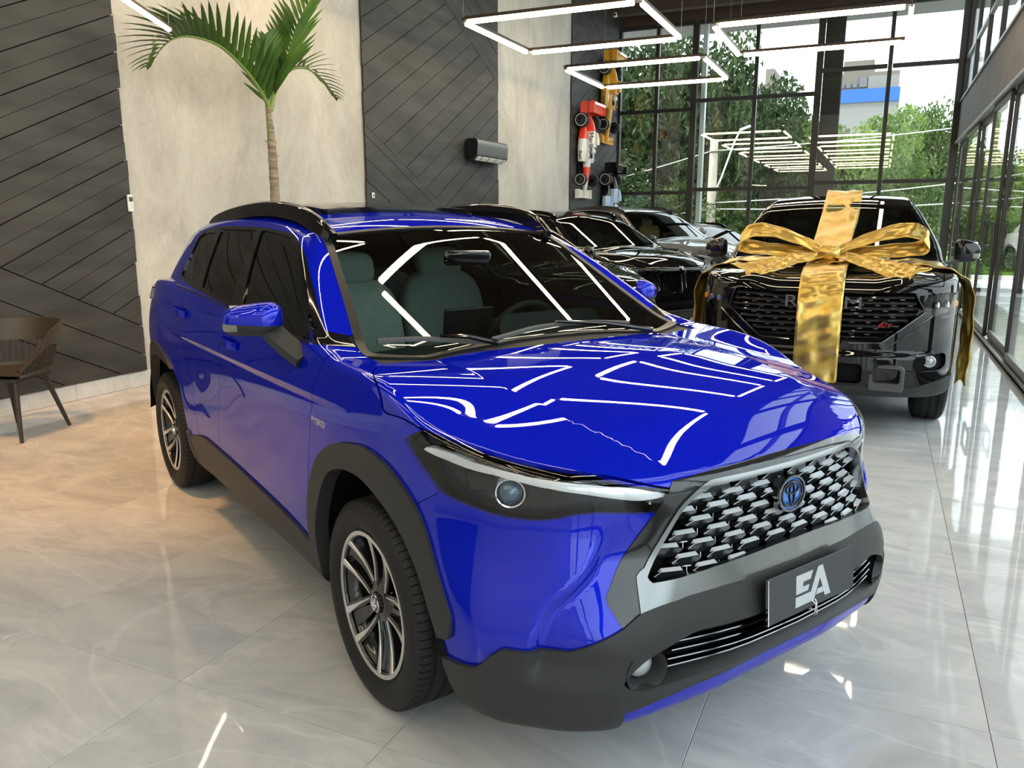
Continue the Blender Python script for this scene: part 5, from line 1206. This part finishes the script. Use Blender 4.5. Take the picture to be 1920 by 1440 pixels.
suv('car', 'black SUV with a wide twin kidney grille, left of the pick-up truck', (-3.112, 10.913), R(-30.5), (1.04,1.03,1.05), M_BLACKPAINT, 'kidney')
suv('car', 'dark grey SUV parked third in the row, its hood behind the pick-up mirror', (-3.009, 13.964), R(-32), (1.05,1.04,1.12), M_GREYPAINT, 'wide')
suv('car', 'low car at the far end of the row, only its pale roof showing', (-2.6, 17.3), R(-32), (1,1,.93), M_GREYPAINT, 'plain')
# ------------------------------------------------------------------ palm
M_LEAF = noise_mat('palm_leaflet', (.028,.085,.012), (.075,.17,.025), 3, rough=.42, coord='World', spec=.5)
M_RACHIS = mat('palm_rachis', (.16,.24,.05), .5)
M_TRUNK = noise_mat('palm_trunk', (.16,.125,.085), (.33,.28,.20), 5, rough=.8, stretch=(1,1,6))
PALM = thing('palm_plant', 'tall potted palm with three arching fronds against the cement wall', 'plant', (-5.7, 6.58, 0))
MB().lathe([(0,.02),(.20,.02),(.27,.52),(.28,.55),(.25,.56),(.235,.50),(0,.48)], 36).build('pot', mat('dark_pot', (.03,.03,.03), .5), PALM, 40)
MB().lathe([(0,.505),(.12,.52),(.235,.495)], 24).build('soil', mat('soil', (.04,.025,.015), .95), PALM, 60)
tr = [(0,-.06,.5),(0,-.02,1.2),(0,.01,1.76),(0,.01,2.14),(0,0,2.45),(0,-.02,2.66)]
m = MB(); P = crom(tr, 12, False); m.tube([tuple(p) for p in P], [.052 - .014*i/len(P) + (.004 if i % 6 == 0 else 0) - (.016*max(0, i/len(P)-.65)/.35) for i in range(len(P))], 14); m.build('trunk', M_TRUNK, PALM, 60)
m = MB(); m.tube([(0,-.01,2.2),(0,-.005,2.45),(0,-.02,2.70)], [.024,.030,.024], 12); m.build('crown_shaft', M_RACHIS, PALM, 60)
for z, d in ((2.30, -.05), (2.17, .06)): MB().tube([(0,0,z),(.0,d,z+.0),(.0,d*1.9,z+.02)], [.012,.008,.003], 6).build('leaf_stub', M_TRUNK, PALM, 60)
def leaflet(parent, base, d, up, L, w, droop):
    """folded blade along d, bending down"""
    d = d.normalized(); sd = d.cross(up).normalized(); G = []; n = 7
    for i in range(n):
        t = i/(n-1); c = base + d*L*t + Vector((0,0,-1))*droop*L*t*t; ww = w*(.35 + 2.2*t*(1-t)**.75 if t < 1 else .02); ww = w*max(.03, min(1, .45+2.2*t))*(1-t**2.2)**.8 if t < 1 else w*.03
        upv = sd.cross(d).normalized(); G.append([tuple(c - sd*ww + upv*ww*.35), tuple(c), tuple(c + sd*ww + upv*ww*.35)])
    m = MB(); m.grid(G); m.build('leaflet', M_LEAF, parent, 60)
def frond(pts, nl, lmax, up_side, sweepv, w=.016, seed=0, both=True):
    r = random.Random(seed); P = [Vector(p) - Vector((-5.7,6.58,0)) for p in crom(pts, 10, False)]; N = len(P)
    f = MB().tube(P, [.020*(1-.82*i/(N-1)) for i in range(N)], 8).build('frond', M_RACHIS, PALM, 60)
    for k in range(nl):
        t = .14 + .86*k/(nl-1); i = min(N-2, int(t*(N-1))); b = P[i].lerp(P[i+1], t*(N-1)-i); tg = (P[i+1]-P[i]).normalized()
        prof = math.sin(math.pi*min(1, .18 + t*.80))**.6; L = lmax*prof*r.uniform(.9, 1.06)
        for s in ((-1, 1) if both else (1,)):
            out = Vector((s*.75, 0, 0)); lift = Vector((0,0,1)); per = (lift - tg*lift.dot(tg)); per = per.normalized() if per.length > .15 else Vector((0,-tg.z,tg.y))
            d = out + per*up_side*(1.0 - .25*t) + tg*(.85 + .55*t) + Vector((r.uniform(-.08,.08), r.uniform(-.08,.08), r.uniform(-.08,.08)))
            leaflet(f, b, d, per + Vector((s*.3,0,0)), L, w*(1-.25*t), .10 + .10*t)
frond([(-5.7,6.59,2.62),(-5.68,6.45,2.78),(-5.64,6.19,2.95),(-5.6,5.86,3.08),(-5.56,5.52,3.09),(-5.52,5.27,3.03),(-5.5,5.1,2.92),(-5.48,4.95,2.76)], 25, .58, .95, 0, .034, 1)
frond([(-5.7,6.60,2.62),(-5.7,6.67,2.81),(-5.7,6.81,3.0),(-5.7,6.95,3.25),(-5.7,7.09,3.52),(-5.68,7.31,3.82),(-5.66,7.5,4.09)], 26, .62, .35, 0, .036, 2)
frond([(-5.7,6.61,2.62),(-5.7,6.67,2.78),(-5.69,6.76,2.92),(-5.67,6.93,3.06),(-5.65,7.12,3.10),(-5.63,7.25,3.06),(-5.6,7.40,2.96),(-5.58,7.52,2.86)], 20, .38, .8, 0, .026, 3)
frond([(-5.7,6.58,2.62),(-5.72,6.56,2.85),(-5.74,6.60,3.10),(-5.76,6.66,3.32)], 14, .42, .1, 0, .028, 4)
# ------------------------------------------------------------------ things on the wall
t = thing('air_conditioner', 'black wall air conditioner with a white outlet slot on the second panel', 'air conditioner', (-6.19, 12.30, 2.66))
prof = rpoly([(0,-.17),(.13,-.175),(.21,-.11),(.225,.10),(.20,.165),(0,.165)], .04); MB().prism([(p[0], p[1]) for p in prof], -.57, .57, 'xz').build('housing', M_ACBODY, t, 40)
q = rpoly([(.004,-.165),(.12,-.168),(.20,-.11),(.213,.09),(.19,.155),(.004,.155)], .04)
for s in (-1, 1): MB().prism([(p[0], p[1]) for p in q], s*.571, s*.582, 'xz').build('side_cover', M_GLOSS, t, 40)
MB().box((.175,-.0,-.148), (.075,1.04,.012), Matrix.Rotation(R(-42), 3, 'Y').to_4x4()).build('outlet', M_WHITEPL, t)
for k in range(4): MB().box((.182,-.39+.26*k,-.146), (.08,.008,.016), Matrix.Rotation(R(-42), 3, 'Y').to_4x4()).build('louvre_pin', M_GLOSS, t)
t = thing('remote_holder', 'small white remote control in a holder at the edge of the first dark panel', 'remote control', (-6.205, 5.245, 1.685)); MB().box((0,0,0), (.022,.055,.15), bev=.006).build('body', M_WHITEPL, t); MB().box((.0115,0,.035), (.002,.038,.04)).build('display', M_SCREEN, t)
for k in range(3): MB().box((.0115,0,-.005-.018*k), (.002,.03,.006)).build('button', mat('grey_key', (.4,.4,.4), .5) if k == 0 else bpy.data.materials['grey_key'], t)
t = thing('wall_sensor', 'tiny white sensor low on the second dark panel', 'sensor', (-6.21, 9.11, 1.86)); MB().box((0,0,0), (.02,.06,.075), bev=.008).build('body', M_WHITEPL, t); MB().lathe([(.016,.010),(.012,.014),(0,.014)], 16, 'x').build('lens', M_SCREEN, t)
t = thing('security_camera', 'small white camera high on the dark beam by the yellow model car', 'camera', (-6.05, 19.0, 6.22)); MB().box((0,0,0), (.09,.09,.10), bev=.02).build('body', M_WHITEPL, t); MB().lathe([(.03,-.046),(.026,-.055),(0,-.056)], 16, 'y').build('lens', M_SCREEN, t); MB().tube([(0,0,.04),(-.10,0,.07)], .012, 8).build('bracket', M_WHITEPL, t)
# ------------------------------------------------------------------ model racing cars hung nose down
def racer(name, label, yc, ztop, cb, cw, cs, ct, cn, texts):
    """u runs to the nose (down), v across (along the wall), w off the wall"""
    T = frame((LX+.055, yc, ztop-1.03), (0,0,-1), (0,-1,0), (1,0,0)) ; T = frame((LX+.055, yc, ztop-1.03), (0,0,-1), (0,1,0), (1,0,0))
    t = thing(name, label, 'model car', (LX+.055, yc, ztop-1.03)); t.rotation_euler = T.to_euler()
    def loft(nm, secs, m, s=40):
        b = MB(); rows = []
        for u, v0, w0, a, h in secs:
            rows.append([(u, v0 + a*c, w0 + h*d) for c, d in [(math.copysign(abs(math.cos(x))**.6, math.cos(x)), math.copysign(abs(math.sin(x))**.6, math.sin(x))) for x in np.linspace(0, 2*math.pi, 17)]])
        b.grid(rows); n = 17; b.F.append(tuple(range(n-1))[::-1]); b.F.append(tuple((len(rows)-1)*n + i for i in range(n-1))); return b.build(nm, m, t, s)
    loft('nose', [(.30,0,.13,.085,.075),(.52,0,.12,.070,.062),(.60,0,.115,.062,.055)], ct); loft('nose_tip', [(.60,0,.115,.062,.055),(.78,0,.10,.048,.042),(.95,0,.085,.030,.025)], cn)
    loft('tub', [(-.12,0,.15,.115,.10),(.08,0,.15,.12,.085),(.30,0,.13,.085,.075)], cs)
    loft('engine_cover', [(-.80,0,.14,.06,.07),(-.60,0,.18,.075,.115),(-.45,0,.19,.095,.135)], ct); loft('cowling', [(-.45,0,.19,.095,.135),(-.35,0,.20,.11,.15),(-.12,0,.20,.11,.15)], cs)
    loft('airbox', [(-.42,0,.36,.03,.02),(-.28,0,.37,.05,.045),(-.16,0,.37,.055,.05)], cs)
    for s in (-1, 1):
        loft('side_pod', [(-.62,s*.15,.10,.06,.05),(-.40,s*.20,.12,.13,.085),(-.28,s*.215,.12,.14,.09)], ct); loft('side_pod_front', [(-.28,s*.215,.12,.14,.09),(-.10,s*.23,.12,.15,.095),(.18,s*.23,.115,.14,.085),(.20,s*.23,.115,.12,.07)], cs)
        for u, r, w in ((.58, .135, .12), (-.66, .15, .17)):
            v = s*(.40 if u > 0 else .385); wh = link('wheel', None, t); MB().lathe([(.045,-w/2),(r*.62,-w/2),(r*.92,-w/2+.006),(r,-w/2+.025),(r,w/2-.025),(r*.92,w/2-.006),(r*.62,w/2),(.045,w/2)], 28, 'y', (u, v, .15)).build('tyre', M_RUBBER, wh, 40)
            MB().lathe([(r*.62,s*(w/2+.001)),(r*.58,s*(w/2-.02)),(r*.25,s*(w/2-.03)),(0,s*(w/2-.02))], 24, 'y', (u, v, .15)).build('rim', M_BLACKMETAL, wh, 40)
            MB().lathe([(r*.84,s*(w/2-.001)),(r*.84,s*(w/2+.002)),(r*.78,s*(w/2+.002)),(r*.78,s*(w/2-.001))], 28, 'y', (u, v, .15)).build('sidewall_ring', M_WHITEPL, wh, 40)
            for du in (-.07, .07): MB().tube([(u, v - s*.05, .15), (u+du, s*.07, .14)], .008, 6).build('wishbone', M_DARK, t)
        MB().box((-.93, s*.37, .26), (.24,.012,.32), bev=.004).build('wing_endplate', cw, t); MB().box((.88, s*.40, .07), (.20,.012,.12), bev=.004).build('front_endplate', cn, t)
        MB().box((.14, s*.15, .27), (.02,.06,.03), bev=.008).build('mirror', cs, t)
    MB().box((-.90,0,.36), (.16,.74,.03), Matrix.Rotation(.25, 3, 'Y').to_4x4(), bev=.008).build('rear_wing', cw, t); MB().box((-1.0,0,.38), (.07,.74,.10), bev=.008).build('rear_wing_flap', cw, t); MB().box((-.88,0,.18), (.14,.72,.02), bev=.006).build('lower_wing', cw, t)
    MB().box((.88,0,.06), (.18,.80,.018), bev=.006).build('front_wing', cn, t); MB().box((-.1,0,.025), (1.5,.5,.02), bev=.006).build('floor_tray', M_DARK, t)
    MB().box((-.0,0,.24), (.22,.13,.02), bev=.008).build('cockpit', M_DARK, t); MB().lathe([(0,.075),(.04,.065),(.06,.03),(.062,0),(.05,-.04)], 20, 'z', (-.03,0,.26)).build('helmet', M_WHITEPL, t)
    for body, size, m, (u, v, w), face in texts:
        Mx = frame((u, v, w), (1,0,0), (0,0,1), (0,-1,0)) if face == 'side' else frame((u, v, w), (1,0,0), (0,1,0), (0,0,1))
        txt('lettering', body, size, m, t, Mx, .002)
    return t
C_RO = paint('orange_red_paint', (.80,.045,.015), rough=.4); C_WH = paint('white_paint', (.72,.70,.66), rough=.4); C_YE = paint('yellow_paint', (.62,.30,.01), rough=.4); C_LB = paint('pale_blue_paint', (.35,.50,.70), rough=.4)
M_INK = mat('black_lettering', (.02,.02,.02), .5)
racer('model_race_car', 'orange-red and white model racing car hung nose down on the third panel', 17.22, 4.02, C_RO, C_RO, C_WH, C_RO, C_WH,
   [('Marlboro', .15, M_INK, (-.14,-.128,.27), 'side'), ('Shell', .10, M_INK, (.06,-.388,.12), 'side'), ('Marlboro', .10, M_INK, (-.9,-.378,.28), 'side')])
racer('model_race_car', 'yellow model racing car hung nose down, highest on the third panel', 18.72, 5.32, C_YE, C_YE, C_YE, C_YE, C_YE, [('CAMEL', .11, M_INK, (.02,-.384,.12), 'side'), ('CAMEL', .11, M_INK, (-.9,-.378,.26), 'side')])
racer('model_race_car', 'black and pale blue model racing car, lowest beside the end window', 18.97, 2.86, C_LB, M_GLOSS, C_LB, M_GLOSS, C_LB, [])
# ------------------------------------------------------------------ chair
CH = thing('armchair', 'dark plastic tub armchair with slatted sides by the skirting', 'chair', (-5.665, 3.62, 0), math.atan2(-.49, .13))
# local x = facing, y = left; U-shaped wall round the back
def chair():
    A = np.linspace(-1, 1, 41); rows_b, rows_r = [], []
    def base(s):
        a = s*1.0; 
        if abs(s) > .45: t = (abs(s)-.45)/.55; return Vector((-.02 + .24*t, math.copysign(.255, s), .47))
        th = s/.45*math.pi/2; return Vector((-.02 - .235*math.cos(th), .255*math.sin(th), .47))
    def top(s):
        b = base(s); n = Vector((b.x+.02 if abs(s) < .45 else 0, b.y, 0)).normalized(); h = .81 - .15*sstep((abs(s)-.30)/.38) - .15*sstep((abs(s)-.60)/.40)
        return Vector((b.x, b.y, h)) + n*(.075*(h-.47)/.34) + Vector((-.05*(1-abs(s)), 0, 0))
    for s in A:
        b, tp = base(s), top(s); hs = .47 + min(.18, (tp.z-.47)*.62); m_ = b.lerp(tp, (hs-.47)/(tp.z-.47)); n = Vector((b.x+.02 if abs(s) < .45 else 0, b.y, 0)).normalized()*.006
        rows_r.append([m_-n, m_+n, tp+n*1.5, tp-n, m_-n]); l0 = b.lerp(tp, .06); rows_b.append([b-n*2+Vector((0,0,-.015)), b+n*2+Vector((0,0,-.015)), l0+n, l0-n, b-n*2+Vector((0,0,-.015))])
    MB().grid(rows_r).build('back_rim', M_CHAIR, CH, 50); MB().grid(rows_b).build('seat_rim', M_CHAIR, CH, 50)
    for k in range(46):
        s = -.97 + 1.94*k/45; b, tp = base(s), top(s); hs = .47 + min(.185, (tp.z-.47)*.64)
        if hs < .50: continue
        m_ = b.lerp(tp, (hs-.47)/(tp.z-.47)); MB().tube([b, m_], .0055, 5).build('slat', M_CHAIR, CH, 40)
    pts = [base(s) for s in A]; m = MB(); rows = []
    for f in (1, .75, .4, .02): rows.append([(p.x*f + .06*(1-f), p.y*f, .47 - .035*(1-f*f)) for p in pts] + [(.25*f+.06*(1-f), -.0*f, .47 - .03*(1-f*f))])
    m.grid(rows); m.build('seat', M_CHAIR, CH, 60)
    MB().prism(rpoly([(-.2,-.2),(.22,-.23),(.22,.23),(-.2,.2)], .06), .425, .445).build('seat_support', M_CHAIR, CH, 40)
    for x, y, X, Y in ((.17,.18,.255,.25), (.17,-.18,.255,-.25), (-.13,.15,-.25,.225), (-.13,-.15,-.25,-.225)): MB().tube([(x,y,.44),(X,Y,0.0)], [.021,.013], 10).build('leg', M_CHAIR, CH, 50)
chair()
# ------------------------------------------------------------------ outside: trees, pole, wires, buildings
def leaves_me(name, m, n, leaf, seed):
    r = np.random.RandomState(seed); K = 42; c = r.normal(size=(K,3)); c /= np.linalg.norm(c,axis=1)[:,None]; c *= (.35 + .55*r.rand(K,1)); rad = .22 + .16*r.rand(K)
    k = r.randint(0, K, n); d = r.normal(size=(n,3)); d /= np.linalg.norm(d,axis=1)[:,None]; p = c[k] + d*(rad[k]*(.55 + .45*r.rand(n)))[:,None]
    a = r.normal(size=(n,3)) + d*.5; a /= np.linalg.norm(a,axis=1)[:,None]; b = np.cross(a, r.normal(size=(n,3))); b /= np.linalg.norm(b,axis=1)[:,None]; t = np.cross(a, b); L = leaf*(.7+.6*r.rand(n))[:,None]
    V = np.stack([p - t*L, p + b*L*.42, p + t*L, p - b*L*.42], 1).reshape(-1,3); F = np.arange(4*n).reshape(-1,4)
    me = bpy.data.meshes.new(name); me.vertices.add(len(V)); me.vertices.foreach_set('co', V.astype(np.float32).ravel()); me.loops.add(len(V)); me.loops.foreach_set('vertex_index', F.astype(np.int32).ravel()); me.polygons.add(n); me.polygons.foreach_set('loop_start', np.arange(0,4*n,4,dtype=np.int32)); me.update(calc_edges=True); me.materials.append(m); return me
def leaf_mat(name, c0, c1):
    m = noise_mat(name, c0, c1, .9, rough=.5, coord='World', detail=4, spec=.3); T = m.node_tree; b = T.nodes['Principled BSDF']
    tl = nd(m, 'ShaderNodeBsdfTranslucent'); mx = nd(m, 'ShaderNodeMixShader'); mx.inputs[0].default_value = .35; out = [n for n in T.nodes if n.type == 'OUTPUT_MATERIAL'][0]
    src = b.inputs['Base Color'].links[0].from_socket; T.links.new(src, tl.inputs['Color']); T.links.new(b.outputs[0], mx.inputs[1]); T.links.new(tl.outputs[0], mx.inputs[2]); T.links.new(mx.outputs[0], out.inputs['Surface']); return m
ML_D = leaf_mat('dark_tree_leaves', (.022,.040,.014), (.060,.095,.030)); ML_M = leaf_mat('mid_tree_leaves', (.045,.085,.020), (.11,.17,.045)); ML_L = leaf_mat('light_tree_leaves', (.09,.16,.03), (.21,.30,.07))
LV = [leaves_me('foliage_dark', ML_D, 15000, .040, 1), leaves_me('foliage_mid', ML_M, 13000, .042, 2), leaves_me('foliage_light', ML_L, 13000, .045, 3)]
M_BARK = noise_mat('bark', (.05,.04,.03), (.12,.10,.075), 4, rough=.9)
def tree(label, x, y, zc, rx, rz, kind, rot):
    t = thing('tree', label, 'tree', (x, y, -.15), 0, 'trees outside'); f = link('foliage', LV[kind], t, Matrix.Translation((0,0,zc)) @ Matrix.Rotation(rot, 4, 'Z') @ Matrix.Diagonal((rx, rx, rz, 1))); f['kind'] = 'stuff'
    b = MB(); b.tube([(0,0,0),(.05,0,zc*.5),(-.04,.05,zc)], [.20,.15,.06], 8)
    for k in range(5): a = k*1.26+rot; b.tube([(0,0,zc*.45+.2*k),(rx*.3*math.cos(a),rx*.3*math.sin(a),zc*.7+.25*k),(rx*.6*math.cos(a),rx*.6*math.sin(a),zc*1.0+.25*k)], [.09,.05,.02], 6)
    b.build('trunk', M_BARK, t, 60)
for a in [('tall dark tree behind the left window bay, nearest the wall', -9.2, 29.5, 4.6, 2.9, 4.2, 0, 0), ('tall dark tree behind the left window bay, beside the first mullion', -7.2, 31.0, 4.4, 2.7, 4.4, 0, 1.7), ('dark tree behind the thick post of the middle bay', -5.4, 29.5, 3.9, 2.4, 4.0, 0, 3.1),
  ('dark tree behind the middle bay, its crown sloping down to the right', -4.2, 31.5, 3.4, 2.3, 3.2, 0, 4.0), ('mid green tree behind the concrete pole', -4.6, 33.5, 2.6, 2.2, 2.9, 1, .6), ('mid green tree right of the concrete pole', -3.0, 32.5, 3.0, 2.2, 2.8, 1, 2.2),
  ('bright bushy tree behind the right window bay, left half', -1.2, 31.0, 2.7, 2.0, 2.8, 2, 1.0), ('bushy tree low behind the right window bay', .35, 28.5, 1.6, 1.7, 2.3, 1, 5.0), ('bright tree behind the right window bay, under the building', -.3, 34.5, 3.1, 2.4, 3.0, 2, 2.8),
  ('tall thin-topped tree behind the right window bay', 1.3, 36.5, 3.2, 2.2, 3.4, 1, .3), ('far green tree beyond the right corner post', 3.4, 44.0, 2.4, 3.4, 3.2, 2, 1.2), ('dark low hedge tree behind the left bay', -8.0, 27.5, 1.6, 2.2, 2.0, 0, 2.0), ('dark low hedge tree behind the middle bay', -5.8, 28.0, 1.4, 2.0, 1.8, 1, .9),
  ('bright shrub seen through the sliding doors, near the handle', 3.9, 31.0, 1.0, 1.3, 1.3, 2, .5), ('tree seen through the sliding doors, farther right', 7.2, 44.0, 3.0, 2.6, 3.6, 2, 2.5), ('green tree far behind the sliding doors', 13.0, 58.0, 3.4, 3.6, 4.6, 1, 1.5)]: tree(*a)
struct('lawn', MB().box((3.0, 40.0, -.13), (9, 22, .06)), noise_mat('lawn', (.09,.20,.02), (.20,.36,.05), 3, rough=.9, coord='World'))
struct('kerb', MB().box((1.0, 26.8, -.10), (26, .22, .14)).box((14.0, 40, -.10), (.22, 26, .14)), mat('kerb', (.45,.45,.43), .8))
M_CONC = noise_mat('concrete_pole', (.38,.34,.28), (.52,.47,.39), 3, rough=.85)
t = thing('utility_pole', 'pale concrete utility pole beyond the middle window bay', 'pole', (-5.15, 27.0, -.15)); MB().lathe([(0,0),(.17,0),(.13,4.25),(0,4.25)], 16).build('shaft', M_CONC, t, 40)
MB().tube([(.10,0,2.6),(.30,0,3.1),(.62,0,4.1),(.80,0,4.5)], .028, 8).build('lamp_arm', M_WHITEPL, t, 60); MB().box((.95,0,4.56), (.36,.14,.07), Matrix.Rotation(-.35, 3, 'Y').to_4x4(), bev=.02).build('street_lamp_head', M_WHITEPL, t)
for z in (3.85, 2.2): MB().lathe([(.152,z-.02),(.16,z-.02),(.16,z+.02),(.152,z+.02)], 16).build('clamp', M_STEEL, t)
def wire(label, a, b, sag, g='overhead wires'):
    a, b = Vector(a), Vector(b); P = [a.lerp(b, i/14) - Vector((0,0,sag*math.sin(math.pi*i/14))) for i in range(15)]; o = MB().tube(P, .018, 5).build('overhead_wire', mat('pale_cable', (.5,.5,.48), .5) if 'pale_cable' not in bpy.data.materials else bpy.data.materials['pale_cable']); tag(o, label, 'cable', g)
wire('cable from the utility pole to the right, topmost', (-5.1,27,3.75), (8,27,5.0), .25); wire('cable from the utility pole across the left bay', (-5.2,27,3.75), (-14,27,2.0), .2); wire('lower cable crossing the right window bay', (-5.1,27,2.1), (8,27,3.6), .3); wire('lowest cable crossing the right window bay', (-5.1,27,1.9), (8,27,2.7), .3); wire('cable at the pole foot crossing the left bay', (-5.2,27,1.9), (-14,27,1.2), .2)
M_B1 = noise_mat('pale_render', (.13,.115,.10), (.16,.145,.125), .3, rough=.9); M_B2 = mat('white_render', (.20,.198,.19), .9); M_BB = mat('blue_facade_band', (.02,.10,.33), .6); M_BW = mat('grey_windows', (.12,.13,.15), .3)
t = thing('building', 'pale stepped building with a blue band on the skyline', 'building', (-1.9, 66, 0))
MB().box((0,0,4.9), (4.6,6,9.8)).build('lower_block', M_B2, t); MB().box((0,-3.06,10.05), (4.6,.14,.9)).build('blue_band', M_BB, t); MB().box((0,.5,11.1), (4.4,5,1.3)).build('upper_block', M_B1, t); MB().box((-.5,.5,12.2), (2.0,4,.9)).build('roof_block', M_B1, t); MB().box((1.2,-2.1,11.0), (2.0,.2,.9)).build('side_wall', M_B2, t)
for i in range(4): MB().box((-1.9+.42*i,-2.05,10.9), (.28,.14,.30)).build('window', M_BW, t)
MB().box((-.1,-2.06,11.1), (.5,.14,.7)).build('window', M_BW, t)
t = thing('building', 'slim pale tower far off above the dark trees', 'building', (-8.2, 64, 0)); MB().box((0,0,6.1), (.6,3,12.2)).build('shaft', M_B1, t); MB().box((-1.0,0,5.6), (1.4,3,11.2)).build('annex', M_B2, t)
for i in range(6): MB().box((-1.0,-1.52,10.7-.9*i), (1.0,.1,.4)).build('window', M_BW, t)
M_WPAINT = paint('white_car_paint', (.70,.70,.68), rough=.3)
suv('car', 'white car parked outside beyond the sliding doors', (5.2, 26.5), R(-75), (1,1,.97), M_WPAINT, 'plain'); suv('car', 'grey car parked outside farther along the street', (8.2, 30.5), R(-75), (1,1,.97), M_GREYPAINT, 'plain')
struct('boundary_wall', MB().box((19.0, 22, 1.0), (.25, 76, 2.3)), M_B2)
for i, yy in enumerate((-8, -1, 7, 14, 23)): tree('tree behind the street wall, outside the picture to the right, %s' % ('level with the hall rear', 'across from the viewer', 'across from the blue car', 'across from the pick-up', 'across from the end window')[i], 22.5 + (i % 2), yy, 3.4 + .4*(i % 3), 2.9, 3.4, 1 + i % 2, i*1.3)
